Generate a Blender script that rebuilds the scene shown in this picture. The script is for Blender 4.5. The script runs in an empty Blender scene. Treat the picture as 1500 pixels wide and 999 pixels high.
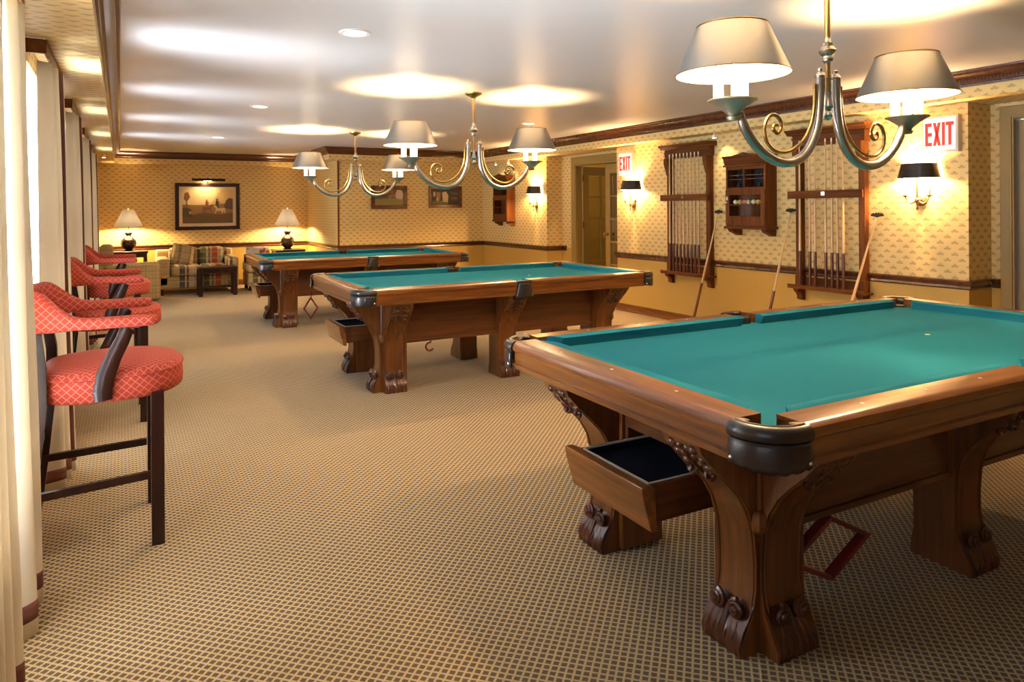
import bpy, bmesh, math, random
from mathutils import Vector, Matrix
C = bpy.context.scene.collection
PI = math.pi
random.seed(7)

# ------------------------------------------------------------------ camera
H = 1.36
YAW, ROLL, FPX, HOR = 0.5125, 0.0074, 1018.92, 304.835
cam_d = bpy.data.cameras.new('camera'); cam = bpy.data.objects.new('camera', cam_d); C.objects.link(cam)
F = Vector((math.sin(YAW), math.cos(YAW), 0)); R = Vector((math.cos(YAW), -math.sin(YAW), 0)); U = Vector((0, 0, 1))
cr, sr = math.cos(ROLL), math.sin(ROLL)
cx_, cy_ = R * cr - U * sr, R * sr + U * cr
m = Matrix.Identity(4)
for i in range(3):
    m[i][0], m[i][1], m[i][2] = cx_[i], cy_[i], -F[i]
m[2][3] = H
cam.matrix_world = m
cam_d.sensor_width = 36; cam_d.lens = 36 * FPX / 1500
cam_d.shift_y = -(499.5 - HOR) / 1500
cam_d.clip_start = 0.05
bpy.context.scene.camera = cam

# ------------------------------------------------------------------ world, daylight, exposure
sc = bpy.context.scene
sc.view_settings.view_transform = 'Standard'; sc.view_settings.look = 'None'
sc.view_settings.exposure = 0.48; sc.view_settings.gamma = 1; sc.view_settings.use_curve_mapping = False
w = bpy.data.worlds.new('overcast_sky'); sc.world = w; w.use_nodes = True
w.node_tree.nodes['Background'].inputs[0].default_value = (0.75, 0.85, 1.0, 1)
w.node_tree.nodes['Background'].inputs[1].default_value = 1.5

WARM = (1.0, 0.63, 0.29)
def light(kind, name, loc, power, col=WARM, parent=None, **kw):
    d = bpy.data.lights.new(name, kind); d.energy = power; d.color = col
    rot = kw.pop('rot', None)
    for k, v in kw.items(): setattr(d, k, v)
    o = bpy.data.objects.new(name, d); C.objects.link(o); o.location = loc
    if rot: o.rotation_euler = rot
    if parent: o.parent = parent
    return o
WIN = [(1.95, 2.95), (3.9, 4.9), (5.85, 6.85), (7.8, 8.8), (9.75, 10.75)]
DAY_UP, DAY_IN = 66, 26
for (a, b) in WIN:      # daylight thrown up by the bright ground outside, and a little coming straight in from the sky
    for nm, pw, tilt, spr in (('window_ground_daylight', DAY_UP, 0.50, 80), ('window_sky_daylight', DAY_IN, 0.0, 160)):
        if pw: light('AREA', nm, (-0.85, (a + b) / 2, 0.95), pw * ({1.95: 2.8, 3.9: 1.6}.get(a, 1.0) if tilt else 1.0), (0.80, 0.89, 1.0), shape='RECTANGLE',
              size=1.4, size_y=(b - a) * 0.95, spread=math.radians(spr), rot=(0, -PI / 2 - tilt, 0))
CH_P, LAMP_P, SC_P, DL_P, PIN_P = 62, 170, 45, 55, 8

# ------------------------------------------------------------------ node helpers
class NT:
    def __init__(s, name):
        s.m = bpy.data.materials.new(name); s.m.use_nodes = True; s.t = s.m.node_tree
        s.b = s.t.nodes['Principled BSDF']; s.out = s.t.nodes['Material Output']
    def set(s, sock, v):
        if hasattr(v, 'is_output') or isinstance(v, bpy.types.NodeSocket): s.t.links.new(v, sock)
        elif v is not None: sock.default_value = v
    def n(s, typ, **kw):
        nd = s.t.nodes.new('ShaderNode' + typ)
        for k, v in kw.items():
            if k.startswith('i'): s.set(nd.inputs[int(k[1:])], v)
            else: setattr(nd, k, v)
        return nd
    def math(s, op, a, b=None, c=None, clamp=False):
        nd = s.n('Math', operation=op, i0=a, i1=b, use_clamp=clamp)
        if c is not None: s.set(nd.inputs[2], c)
        return nd.outputs[0]
    def mix(s, f, a, b):
        nd = s.n('Mix', data_type='RGBA'); s.set(nd.inputs[0], f); s.set(nd.inputs[6], a); s.set(nd.inputs[7], b)
        return nd.outputs[2]
    def ramp(s, f, stops, interp='LINEAR'):
        nd = s.n('ValToRGB', i0=f); e = nd.color_ramp.elements; nd.color_ramp.interpolation = interp
        while len(e) < len(stops): e.new(0.5)
        for k, (p, c) in enumerate(stops): e[k].position = p; e[k].color = (*c, 1)
        return nd.outputs[0]
    def coord(s, k='Object'): return s.n('TexCoord').outputs[k]
    def noise(s, vec, scale, detail=3, rough=0.55):
        nd = s.n('TexNoise'); s.set(nd.inputs['Vector'], vec); nd.inputs['Scale'].default_value = scale
        nd.inputs['Detail'].default_value = detail; nd.inputs['Roughness'].default_value = rough
        return nd.outputs[0]
    def vscale(s, vec, sc_): return s.n('VectorMath', operation='MULTIPLY', i0=vec, i1=sc_).outputs[0]
    def bump(s, h, st, dist=0.01):
        nd = s.n('Bump'); nd.inputs['Strength'].default_value = st; nd.inputs['Distance'].default_value = dist
        s.set(nd.inputs['Height'], h); s.t.links.new(nd.outputs[0], s.b.inputs['Normal'])
    def p(s, **kw):
        for k, v in kw.items(): s.set(s.b.inputs[k.replace('_', ' ')], v)
        return s
    def boxuv(s):
        """u, v of the dominant object-space plane, so a flat print follows each face."""
        tc = s.n('TexCoord'); P = s.n('SeparateXYZ', i0=tc.outputs['Object']).outputs; N = s.n('SeparateXYZ', i0=tc.outputs['Normal']).outputs
        ax = s.math('GREATER_THAN', s.math('ABSOLUTE', N[0]), 0.6); az = s.math('GREATER_THAN', s.math('ABSOLUTE', N[2]), 0.75)
        u = s.n('Mix', data_type='FLOAT'); s.set(u.inputs[0], ax); s.set(u.inputs[2], P[0]); s.set(u.inputs[3], P[1])
        v = s.n('Mix', data_type='FLOAT'); s.set(v.inputs[0], az); s.set(v.inputs[2], P[2])
        v2 = s.n('Mix', data_type='FLOAT'); s.set(v2.inputs[0], ax); s.set(v2.inputs[2], P[1]); s.set(v2.inputs[3], P[0])
        s.set(v.inputs[3], v2.outputs[0])
        return u.outputs[0], v.outputs[0], P

def plain(name, col, rough=0.6, metal=0.0, **kw):
    g = NT(name); g.p(Base_Color=(*col, 1), Roughness=rough, Metallic=metal)
    for k, v in kw.items(): g.p(**{k: v})
    return g.m
def emit(name, col, st):
    g = NT(name); g.p(Base_Color=(*col, 1), Emission_Color=(*col, 1), Emission_Strength=st, Roughness=0.5); return g.m

def wood(name, dark, light_, axis=0, rough=0.3, coat=0.3, spec=0.4, fine=1.0):
    g = NT(name); v = [38 * fine] * 3; v[axis] = 2.2 * fine
    vec = g.vscale(g.coord(), tuple(v))
    a = g.noise(vec, 1.0, 5, 0.6)
    v2 = [9 * fine] * 3; v2[axis] = 0.7 * fine
    b = g.noise(g.vscale(g.coord(), tuple(v2)), 1.0, 2)
    f = g.math('ADD', g.math('MULTIPLY', a, 0.62), g.math('MULTIPLY', b, 0.38))
    mid = tuple((x + y) / 2 for x, y in zip(dark, light_))
    col = g.ramp(f, [(0.34, dark), (0.5, mid), (0.66, light_)])
    g.p(Base_Color=col, Roughness=rough, Coat_Weight=coat, Coat_Roughness=0.18, Specular_IOR_Level=spec)
    g.bump(a, 0.12, 0.004); return g.m

def mk_wallpaper():
    g = NT('gold_wallpaper_with_small_flowers'); u, v, P = g.boxuv()
    su, sv = 0.112, 0.092
    masks = None
    for off in (0.0, 0.5):
        cu = g.math('SUBTRACT', g.math('FRACT', g.math('ADD', g.math('DIVIDE', u, su), off + 100)), 0.5)
        cv = g.math('SUBTRACT', g.math('FRACT', g.math('ADD', g.math('DIVIDE', v, sv), off + 100)), 0.5)
        # a fan-shaped blossom on a short stem
        uu = g.math('ABSOLUTE', cu)
        sq = lambda p, c, r: g.math('POWER', g.math('DIVIDE', g.math('SUBTRACT', p, c), r), 2.0)
        d1 = g.math('ADD', sq(uu, 0.135, 0.135), sq(g.math('ADD', cv, g.math('MULTIPLY', uu, -0.12)), -0.045, 0.098))       # two spread leaves
        d2 = g.math('ADD', sq(uu, 0.0, 0.130), sq(cv, 0.060, 0.145))                                                        # the bud between them
        d = g.math('MINIMUM', d1, d2)
        mk = g.math('SUBTRACT', 1.0, g.n('MapRange', i0=d, i1=0.15, i2=1.35).outputs[0])
        masks = mk if masks is None else g.math('MAXIMUM', masks, mk)
    nz = g.noise(g.coord(), 60, 3)
    masks = g.math('MULTIPLY', masks, g.math('ADD', 0.30, g.math('MULTIPLY', nz, 0.55)), clamp=True)
    ground = g.mix(g.noise(g.coord(), 22, 4), (0.69, 0.49, 0.185, 1), (0.78, 0.575, 0.235, 1))
    paper = g.mix(masks, ground, (0.25, 0.145, 0.03, 1))
    low = g.math('LESS_THAN', P[2], 0.745)
    col = g.mix(low, paper, (0.54, 0.335, 0.070, 1))
    g.p(Base_Color=col, Roughness=0.55); g.bump(g.noise(g.coord(), 260, 2), 0.06, 0.003); return g.m

def mk_carpet():
    g = NT('tan_and_brown_lattice_carpet'); P = g.n('SeparateXYZ', i0=g.coord()).outputs
    k = 1 / (0.0238 * math.sqrt(1.0)); s2 = math.sqrt(0.5)
    a = g.math('MULTIPLY', g.math('ADD', P[0], P[1]), s2 * k); b = g.math('MULTIPLY', g.math('SUBTRACT', P[0], P[1]), s2 * k)
    wob = g.math('MULTIPLY', g.noise(g.coord(), 90, 2), 0.16)
    def cell(x):
        f = g.math('ABSOLUTE', g.math('SUBTRACT', g.math('FRACT', g.math('ADD', g.math('ADD', x, wob), 900)), 0.5))
        return g.math('SUBTRACT', 1.0, g.n('MapRange', i0=f, i1=0.30, i2=0.42).outputs[0])
    dk = g.math('MULTIPLY', cell(a), cell(b))
    lt = g.mix(g.noise(g.coord(), 2.2, 4), (0.44, 0.310, 0.135, 1), (0.53, 0.380, 0.175, 1))
    col = g.mix(dk, lt, (0.085, 0.048, 0.018, 1))
    g.p(Base_Color=col, Roughness=0.95, Sheen_Weight=0.15)
    g.bump(g.math('SUBTRACT', g.noise(g.coord(), 420, 2), g.math('MULTIPLY', dk, 0.5)), 0.35, 0.004); return g.m

def mk_coral():
    g = NT('coral_fabric_with_diamond_lattice'); u, v, P = g.boxuv(); k = 1 / 0.031
    a = g.math('MULTIPLY', g.math('ADD', u, g.math('MULTIPLY', v, 1.05)), k); b = g.math('MULTIPLY', g.math('SUBTRACT', u, g.math('MULTIPLY', v, 1.05)), k)
    def line(x):
        f = g.math('ABSOLUTE', g.math('SUBTRACT', g.math('FRACT', g.math('ADD', x, 100)), 0.5))
        return g.math('SUBTRACT', 1.0, g.n('MapRange', i0=f, i1=0.035, i2=0.085).outputs[0])
    ln = g.math('MAXIMUM', line(a), line(b))
    base = g.mix(g.noise(g.coord(), 300, 2), (0.38, 0.034, 0.020, 1), (0.47, 0.055, 0.034, 1))
    g.p(Base_Color=g.mix(g.math('MULTIPLY', ln, 0.6), base, (0.74, 0.31, 0.19, 1)), Roughness=0.7, Specular_IOR_Level=0.25)
    g.bump(g.noise(g.coord(), 500, 2), 0.15, 0.002); return g.m

def mk_plaid(name, stops, base, per=0.62):
    g = NT(name); u, v, P = g.boxuv()
    fu = g.math('FRACT', g.math('ADD', g.math('DIVIDE', u, per), 10)); fv = g.math('FRACT', g.math('ADD', g.math('DIVIDE', v, 0.11), 10))
    cu = g.ramp(fu, stops, 'CONSTANT')
    fine = g.math('LESS_THAN', g.math('FRACT', g.math('ADD', g.math('DIVIDE', u, 0.045), 10)), 0.22)
    cu = g.mix(g.math('MULTIPLY', fine, 0.45), cu, (0.30, 0.19, 0.07, 1))
    h1 = g.math('LESS_THAN', fv, 0.22); h2 = g.math('GREATER_THAN', fv, 0.86)
    c = g.mix(g.math('MULTIPLY', h1, 0.4), cu, (0.25, 0.17, 0.07, 1)); c = g.mix(g.math('MULTIPLY', h2, 0.45), c, base)
    g.p(Base_Color=c, Roughness=0.9); g.bump(g.noise(g.coord(), 400, 2), 0.2, 0.002); return g.m

def mk_curtain(name, c1, c2, tr=0.35):
    g = NT(name); col = g.mix(g.noise(g.coord(), 500, 2), (*c1, 1), (*c2, 1))
    g.p(Base_Color=col, Roughness=0.85)
    tl = g.n('BsdfTranslucent', i0=col); mx = g.n('MixShader', i0=tr)
    g.t.links.new(g.b.outputs[0], mx.inputs[1]); g.t.links.new(tl.outputs[0], mx.inputs[2]); g.t.links.new(mx.outputs[0], g.out.inputs[0]); return g.m

def mk_glass(name, tint=(1, 1, 1), gl=0.10, rough=0.02):
    g = NT(name); tr = g.n('BsdfTransparent', i0=(*tint, 1)); gs = g.n('BsdfGlossy'); gs.inputs['Roughness'].default_value = rough
    mx = g.n('MixShader', i0=gl); g.t.links.new(tr.outputs[0], mx.inputs[1]); g.t.links.new(gs.outputs[0], mx.inputs[2])
    g.t.links.new(mx.outputs[0], g.out.inputs[0]); return g.m

def mk_felt(name, c, c2):
    g = NT(name); n1 = g.noise(g.coord(), 2.5, 3); n2 = g.noise(g.coord(), 700, 2)
    g.p(Base_Color=g.mix(n1, (*c, 1), (*c2, 1)), Roughness=0.95, Specular_IOR_Level=0.05); g.bump(n2, 0.12, 0.001); return g.m

def mk_metal(name, c, rough, brushed=True):
    g = NT(name); n = g.noise(g.vscale(g.coord(), (60, 60, 4)), 1.0, 3)
    g.p(Base_Color=(*c, 1), Metallic=1.0, Roughness=g.n('MapRange', i0=n, i3=rough * 0.75, i4=rough * 1.3).outputs[0]); return g.m

MT = {}
MT['paper'] = mk_wallpaper(); MT['carpet'] = mk_carpet(); MT['coral'] = mk_coral()
g = NT('white_satin_ceiling'); g.p(Base_Color=g.mix(g.noise(g.coord(), 1.2, 3), (0.60, 0.585, 0.57, 1), (0.66, 0.645, 0.63, 1)), Roughness=0.32)
g.bump(g.noise(g.coord(), 1.6, 2), 0.08, 0.02); MT['ceil'] = g.m
MT['paint'] = plain('ochre_wall_paint', (0.52, 0.33, 0.08), 0.5); MT['doorpaint'] = plain('olive_gold_door_paint', (0.31, 0.20, 0.05), 0.4)
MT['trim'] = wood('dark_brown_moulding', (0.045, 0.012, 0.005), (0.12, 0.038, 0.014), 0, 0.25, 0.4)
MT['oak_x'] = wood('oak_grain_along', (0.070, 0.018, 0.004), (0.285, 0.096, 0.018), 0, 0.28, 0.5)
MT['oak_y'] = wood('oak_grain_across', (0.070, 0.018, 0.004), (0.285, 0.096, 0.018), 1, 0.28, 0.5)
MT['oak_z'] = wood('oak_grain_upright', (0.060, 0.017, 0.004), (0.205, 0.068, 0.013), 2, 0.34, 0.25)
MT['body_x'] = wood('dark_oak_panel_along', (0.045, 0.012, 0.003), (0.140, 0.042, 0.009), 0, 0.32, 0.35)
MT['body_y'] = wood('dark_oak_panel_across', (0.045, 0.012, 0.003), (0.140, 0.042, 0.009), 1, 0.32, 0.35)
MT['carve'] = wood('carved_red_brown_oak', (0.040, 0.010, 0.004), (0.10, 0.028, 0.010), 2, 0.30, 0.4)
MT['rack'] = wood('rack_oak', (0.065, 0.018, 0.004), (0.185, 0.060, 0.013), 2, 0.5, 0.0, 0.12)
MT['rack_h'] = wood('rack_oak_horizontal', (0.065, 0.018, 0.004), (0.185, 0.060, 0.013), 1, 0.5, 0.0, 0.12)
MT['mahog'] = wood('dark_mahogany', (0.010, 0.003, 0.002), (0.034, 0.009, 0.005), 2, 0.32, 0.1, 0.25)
MT['maple'] = wood('pale_maple', (0.55, 0.34, 0.14), (0.72, 0.50, 0.25), 2, 0.3, 0.3)
MT['butt'] = wood('dark_cue_butt', (0.07, 0.017, 0.007), (0.16, 0.045, 0.016), 2, 0.25, 0.5)
MT['felt'] = mk_felt('teal_billiard_cloth', (0.014, 0.155, 0.232), (0.019, 0.183, 0.264))
MT['leather'] = plain('dark_brown_leather', (0.014, 0.009, 0.009), 0.38, Coat_Weight=0.3)
MT['brim'] = plain('worn_leather_rim', (0.30, 0.22, 0.13), 0.45)
MT['navy'] = mk_felt('navy_drawer_lining', (0.006, 0.009, 0.016), (0.012, 0.016, 0.027)); MT['black'] = plain('pocket_black', (0.006, 0.006, 0.007), 0.7)
MT['silver'] = plain('antique_pewter', (0.52, 0.50, 0.47), 0.27, 1.0); MT['shade'] = plain('pewter_lamp_shade', (0.36, 0.35, 0.33), 0.30, 1.0)
MT['brass'] = mk_metal('polished_brass', (0.62, 0.42, 0.16), 0.2); MT['bronze'] = mk_metal('aged_bronze', (0.36, 0.25, 0.12), 0.35); MT['cup'] = mk_metal('green_bronze_cup', (0.40, 0.36, 0.27), 0.55)
MT['white'] = plain('white_lining', (0.85, 0.82, 0.76), 0.5); MT['chrome'] = plain('chrome', (0.8, 0.8, 0.8), 0.12, 1.0)
MT['pearl'] = plain('pearl_inlay', (0.75, 0.72, 0.64), 0.3)
MT['bulb'] = emit('lit_bulb', (1.0, 0.80, 0.52), 30); MT['candle'] = emit('candle_sleeve_painted_glow', (1.0, 0.88, 0.66), 9)  # candle sleeves emit a glow in place of light caught from the bulbs
MT['dl'] = emit('lit_downlight_lens', (1.0, 0.90, 0.72), 14)
MT['cur'] = mk_curtain('cream_curtain', (0.66, 0.57, 0.43), (0.74, 0.65, 0.51), 0.16); MT['hem'] = mk_curtain('brown_curtain_band', (0.12, 0.035, 0.022), (0.16, 0.05, 0.032), 0.12)
MT['sheer'] = mk_curtain('white_sheer', (0.85, 0.86, 0.88), (0.9, 0.9, 0.92), 0.6)
nt = MT['sheer'].node_tree; om = nt.nodes['Material Output']; src = om.inputs[0].links[0].from_socket      # open weave: half of it is holes
tr = nt.nodes.new('ShaderNodeBsdfTransparent'); mx = nt.nodes.new('ShaderNodeMixShader'); mx.inputs[0].default_value = 0.42
nt.links.new(tr.outputs[0], mx.inputs[1]); nt.links.new(src, mx.inputs[2]); nt.links.new(mx.outputs[0], om.inputs[0])
MT['glass'] = mk_glass('window_glass'); MT['cglass'] = mk_glass('cabinet_glass', (1, 1, 1), 0.004); MT['dglass'] = mk_glass('door_glass', (0.85, 0.83, 0.72), 0.16, 0.12)
MT['lshade'] = mk_curtain('white_lampshade', (0.74, 0.72, 0.69), (0.78, 0.76, 0.73), 0.008)
MT['jar'] = plain('dark_brown_glaze', (0.030, 0.012, 0.008), 0.12, Coat_Weight=0.6)
MT['bshade'] = plain('glossy_black_shade', (0.012, 0.010, 0.010), 0.22, Coat_Weight=0.4)
MT['redrack'] = plain('dark_red_rack_wood', (0.13, 0.012, 0.014), 0.3, Coat_Weight=0.4); MT['iron'] = plain('black_iron', (0.02, 0.016, 0.014), 0.4, 0.6)
B_ = (0.50, 0.39, 0.21)
MT['plaid'] = mk_plaid('tartan_upholstery', [(0, (0.17, 0.09, 0.04)), (0.023, B_), (0.046, (0.42, 0.06, 0.02)), (0.108, B_), (0.192, (0.10, 0.06, 0.03)), (0.246, B_), (0.38, (0.40, 0.30, 0.14)),
    (0.63, (0.05, 0.05, 0.045)), (0.69, B_), (0.71, (0.16, 0.03, 0.02)), (0.735, B_), (0.82, (0.36, 0.25, 0.12)), (0.86, B_), (0.908, (0.07, 0.10, 0.04)), (0.969, B_)], (0.56, 0.45, 0.26, 1), 1.3)
MT['plaid2'] = mk_plaid('tan_check_upholstery', [(0, (0.40, 0.28, 0.11)), (0.45, (0.33, 0.22, 0.085)), (0.55, (0.42, 0.30, 0.13))], (0.50, 0.38, 0.18, 1), 0.13)
MT['knit'] = mk_plaid('tan_check_cushion', [(0, (0.45, 0.33, 0.16)), (0.5, (0.24, 0.15, 0.07)), (0.7, (0.5, 0.36, 0.2))], (0.55, 0.42, 0.24, 1), 0.16)
MT['red'] = plain('exit_red', (0.72, 0.03, 0.02), 0.5, Emission_Color=(0.8, 0.03, 0.02, 1), Emission_Strength=0.35)
MT['signface'] = plain('sign_white', (0.85, 0.82, 0.75), 0.5, Emission_Color=(1, 0.93, 0.8, 1), Emission_Strength=0.35); MT['signbox'] = plain('sign_housing', (0.62, 0.55, 0.47), 0.45)

# ------------------------------------------------------------------ mesh helpers
class MB:
    def __init__(s): s.v = []; s.f = []
    def add(s, vs, fs):
        k = len(s.v); s.v += [tuple(x) for x in vs]; s.f += [tuple(i + k for i in f) for f in fs]; return s
    def box(s, x0, x1, y0, y1, z0, z1):
        return s.add([(x0, y0, z0), (x1, y0, z0), (x1, y1, z0), (x0, y1, z0), (x0, y0, z1), (x1, y0, z1), (x1, y1, z1), (x0, y1, z1)],
                     [(0, 3, 2, 1), (4, 5, 6, 7), (0, 1, 5, 4), (1, 2, 6, 5), (2, 3, 7, 6), (3, 0, 4, 7)])
    def prism(s, poly, fn, a, b):
        """poly: 2D outline; fn(p, q, t) -> xyz, t runs a..b."""
        n = len(poly); vs = [fn(p, q, a) for p, q in poly] + [fn(p, q, b) for p, q in poly]
        return s.add(vs, [tuple(range(n))[::-1], tuple(range(n, 2 * n))] + [(i, (i + 1) % n, n + (i + 1) % n, n + i) for i in range(n)])
    def lathe(s, prof, c=(0, 0, 0), n=24, axis='z', a0=0.0, a1=2 * PI, sx=1.0, sy=1.0):
        full = abs(a1 - a0 - 2 * PI) < 1e-6; m_ = n if full else n + 1; vs = []
        for r, z in prof:
            for i in range(m_):
                t = a0 + (a1 - a0) * i / n; x, y = r * math.cos(t) * sx, r * math.sin(t) * sy
                p = (x, y, z) if axis == 'z' else ((z, x, y) if axis == 'x' else (x, z, y))
                vs.append((p[0] + c[0], p[1] + c[1], p[2] + c[2]))
        fs = []
        for j in range(len(prof) - 1):
            for i in range(n if full else n):
                i2 = (i + 1) % m_
                fs.append((j * m_ + i, j * m_ + i2, (j + 1) * m_ + i2, (j + 1) * m_ + i))
        if full:
            if prof[0][0] > 1e-6: fs.append(tuple(range(m_))[::-1])
            if prof[-1][0] > 1e-6: fs.append(tuple((len(prof) - 1) * m_ + i for i in range(m_)))
        return s.add(vs, fs)
    def shell(s, prof, **kw): 
        k = len(s.f); s.lathe(prof, **kw); n = kw.get('n', 24)
        s.f = [f for i, f in enumerate(s.f) if i < k or len(f) <= 4 or n <= 4]; return s
    def tube(s, pts, rad, n=8, flat=None, cap=True, up=None):
        pts = [Vector(p) for p in pts]; vs = []; prev = None; N = len(pts)
        for i, p in enumerate(pts):
            d = (pts[min(i + 1, N - 1)] - pts[max(i - 1, 0)]).normalized()
            if prev is None:
                ref = Vector(up) if up else (Vector((0, 0, 1)) if abs(d.z) < 0.9 else Vector((0, 1, 0)))
                a = (ref - d * ref.dot(d)).normalized()
            else: a = (prev - d * prev.dot(d)).normalized()
            prev = a; b = d.cross(a); r = rad[i] if isinstance(rad, (list, tuple)) else rad; k = flat if flat else 1.0
            for j in range(n):
                t = 2 * PI * (j + 0.5) / n; vs.append(p + a * (r * math.cos(t)) + b * (r * k * math.sin(t)))
        fs = [(i * n + j, i * n + (j + 1) % n, (i + 1) * n + (j + 1) % n, (i + 1) * n + j) for i in range(N - 1) for j in range(n)]
        if cap: fs += [tuple(range(n))[::-1], tuple((N - 1) * n + j for j in range(n))]
        return s.add(vs, fs)
    def ball(s, c, r, n=10, m_=6, sc_=(1, 1, 1)):
        vs = [(c[0], c[1], c[2] - r * sc_[2])]; fs = []
        for j in range(1, m_):
            ph = -PI / 2 + PI * j / m_
            for i in range(n):
                t = 2 * PI * i / n; vs.append((c[0] + r * sc_[0] * math.cos(ph) * math.cos(t), c[1] + r * sc_[1] * math.cos(ph) * math.sin(t), c[2] + r * sc_[2] * math.sin(ph)))
        vs.append((c[0], c[1], c[2] + r * sc_[2])); L = len(vs) - 1
        for i in range(n):
            fs.append((0, 1 + (i + 1) % n, 1 + i)); fs.append((L, L - n + i, L - n + (i + 1) % n))
        for j in range(m_ - 2):
            for i in range(n): fs.append((1 + j * n + i, 1 + j * n + (i + 1) % n, 1 + (j + 1) * n + (i + 1) % n, 1 + (j + 1) * n + i))
        return s.add(vs, fs)
    def grid(s, fn, nu, nv):
        vs = [fn(i / nu, j / nv) for j in range(nv + 1) for i in range(nu + 1)]
        return s.add(vs, [(j * (nu + 1) + i, j * (nu + 1) + i + 1, (j + 1) * (nu + 1) + i + 1, (j + 1) * (nu + 1) + i) for j in range(nv) for i in range(nu)])
    def sweep(s, path, prof, closed=False):
        """prof: closed outline of (n, z); n is measured to the left of the direction of travel."""
        P = [Vector(p) for p in path]; N = len(P); vs = []; L = len(prof)
        for i in range(N):
            d0 = (P[i] - P[i - 1]).normalized() if (i or closed) else None; d1 = (P[(i + 1) % N] - P[i]).normalized() if (i < N - 1 or closed) else None
            d0 = d0 or d1; d1 = d1 or d0
            n0 = Vector((-d0.y, d0.x)); n1 = Vector((-d1.y, d1.x)); mm = n0 + n1; mm = mm / max(mm.dot(n0), 0.05) if mm.length > 1e-6 else n0
            for n_, z in prof: vs.append((P[i].x + mm.x * n_, P[i].y + mm.y * n_, z))
        fs = []
        for i in range(N if closed else N - 1):
            for j in range(L): fs.append((i * L + j, ((i + 1) % N) * L + j, ((i + 1) % N) * L + (j + 1) % L, i * L + (j + 1) % L))
        if not closed: fs += [tuple(range(L)), tuple((N - 1) * L + j for j in range(L))[::-1]]
        return s.add(vs, fs)
    def xf(s, mat): s.v = [tuple(mat @ Vector(p)) for p in s.v]; return s
    def build(s, name, mat, parent=None, smooth=40, bevel=0.0, loc=None, solid=0.0, seg=2, sub=0):
        me = bpy.data.meshes.new(name); me.from_pydata(s.v, [], s.f); me.validate(); me.update()
        bm = bmesh.new(); bm.from_mesh(me); bmesh.ops.recalc_face_normals(bm, faces=bm.faces); bm.to_mesh(me); bm.free()
        me.materials.append(MT[mat] if isinstance(mat, str) else mat)
        if smooth:
            for p in me.polygons: p.use_smooth = True
            me.set_sharp_from_angle(angle=math.radians(smooth))
        o = bpy.data.objects.new(name, me); C.objects.link(o)
        if parent: o.parent = parent
        if loc: o.location = loc
        if solid:
            md = o.modifiers.new('thick', 'SOLIDIFY'); md.thickness = solid; md.offset = 0
        if bevel:
            md = o.modifiers.new('edge', 'BEVEL'); md.width = bevel; md.segments = seg; md.limit_method = 'ANGLE'; md.angle_limit = math.radians(40); md.harden_normals = False
        if sub:
            md = o.modifiers.new('soft', 'SUBSURF'); md.levels = sub; md.render_levels = sub
        return o
def bx(*a): return MB().box(*a)
def thing(name, label, cat, loc=(0, 0, 0), rz=0, group=None):
    o = bpy.data.objects.new(name, None); C.objects.link(o); o.location = loc; o.rotation_euler = (0, 0, rz); o.empty_display_size = 0.1
    return tag(o, label, cat, group)
def tag(o, label, cat, group=None):
    o['label'] = label; o['category'] = cat
    if group: o['group'] = group
    return o
def struct(o): o['kind'] = 'structure'; return o
def copy_tree(o, parent=None):
    c = o.copy(); C.objects.link(c)
    if parent: c.parent = parent
    for ch in list(o.children): copy_tree(ch, c)
    return c
def dup(root, label, loc, rz=0, scale=None):
    c = copy_tree(root); c.location = loc; c.rotation_euler = (0, 0, rz); c['label'] = label
    if scale: c.scale = scale
    return c
# ------------------------------------------------------------------ room shell
XL, XR, XA1, XA2, YA, YB, XRET, YF, CEIL, ZB = -0.375, 5.75, 6.03, 6.08, 13.5, 11.3, 3.1, -2.2, 2.36, 2.16
struct(bx(XL - 0.3, 8.2, YF - 0.1, 14.0, -0.1, 0).build('floor', 'carpet', smooth=0))
struct(bx(XL - 0.3, 8.2, YF - 0.1, 14.0, CEIL, CEIL + 0.1).build('ceiling', 'ceil', smooth=0))
WP = [(0, 0), (0, CEIL), (-0.09, CEIL), (-0.09, 0)]
def wall(name, path, mat='paper'): return struct(MB().sweep(path, WP).build(name, mat, smooth=0))
wall('wall_right', [(XA2, 2.82), (XA2, 2.975), (XR, 2.975), (XR, 7.37), (XA1, 7.37), (XA1, 7.31)])
wall('wall_right_far', [(XA1, 8.72), (XA1, 9.12), (XR, 9.12), (XR, YB)])
wall('wall_right_near', [(XA2, YF), (XA2, 1.9)])
struct(bx(XA1, XA1 + 0.09, 7.31, 8.72, 2.0, CEIL).build('wall_right_header', 'paper', smooth=0))
struct(bx(XA2, XA2 + 0.09, 1.9, 2.82, 2.04, CEIL).build('wall_right_near_header', 'paper', smooth=0))
wall('wall_back', [(XR, YB), (XRET, YB), (XRET, YA)]); wall('wall_back_left', [(XRET, YA), (XL - 0.3, YA)])
wall('wall_front', [(XL - 0.3, YF), (XA2, YF)])
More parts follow.
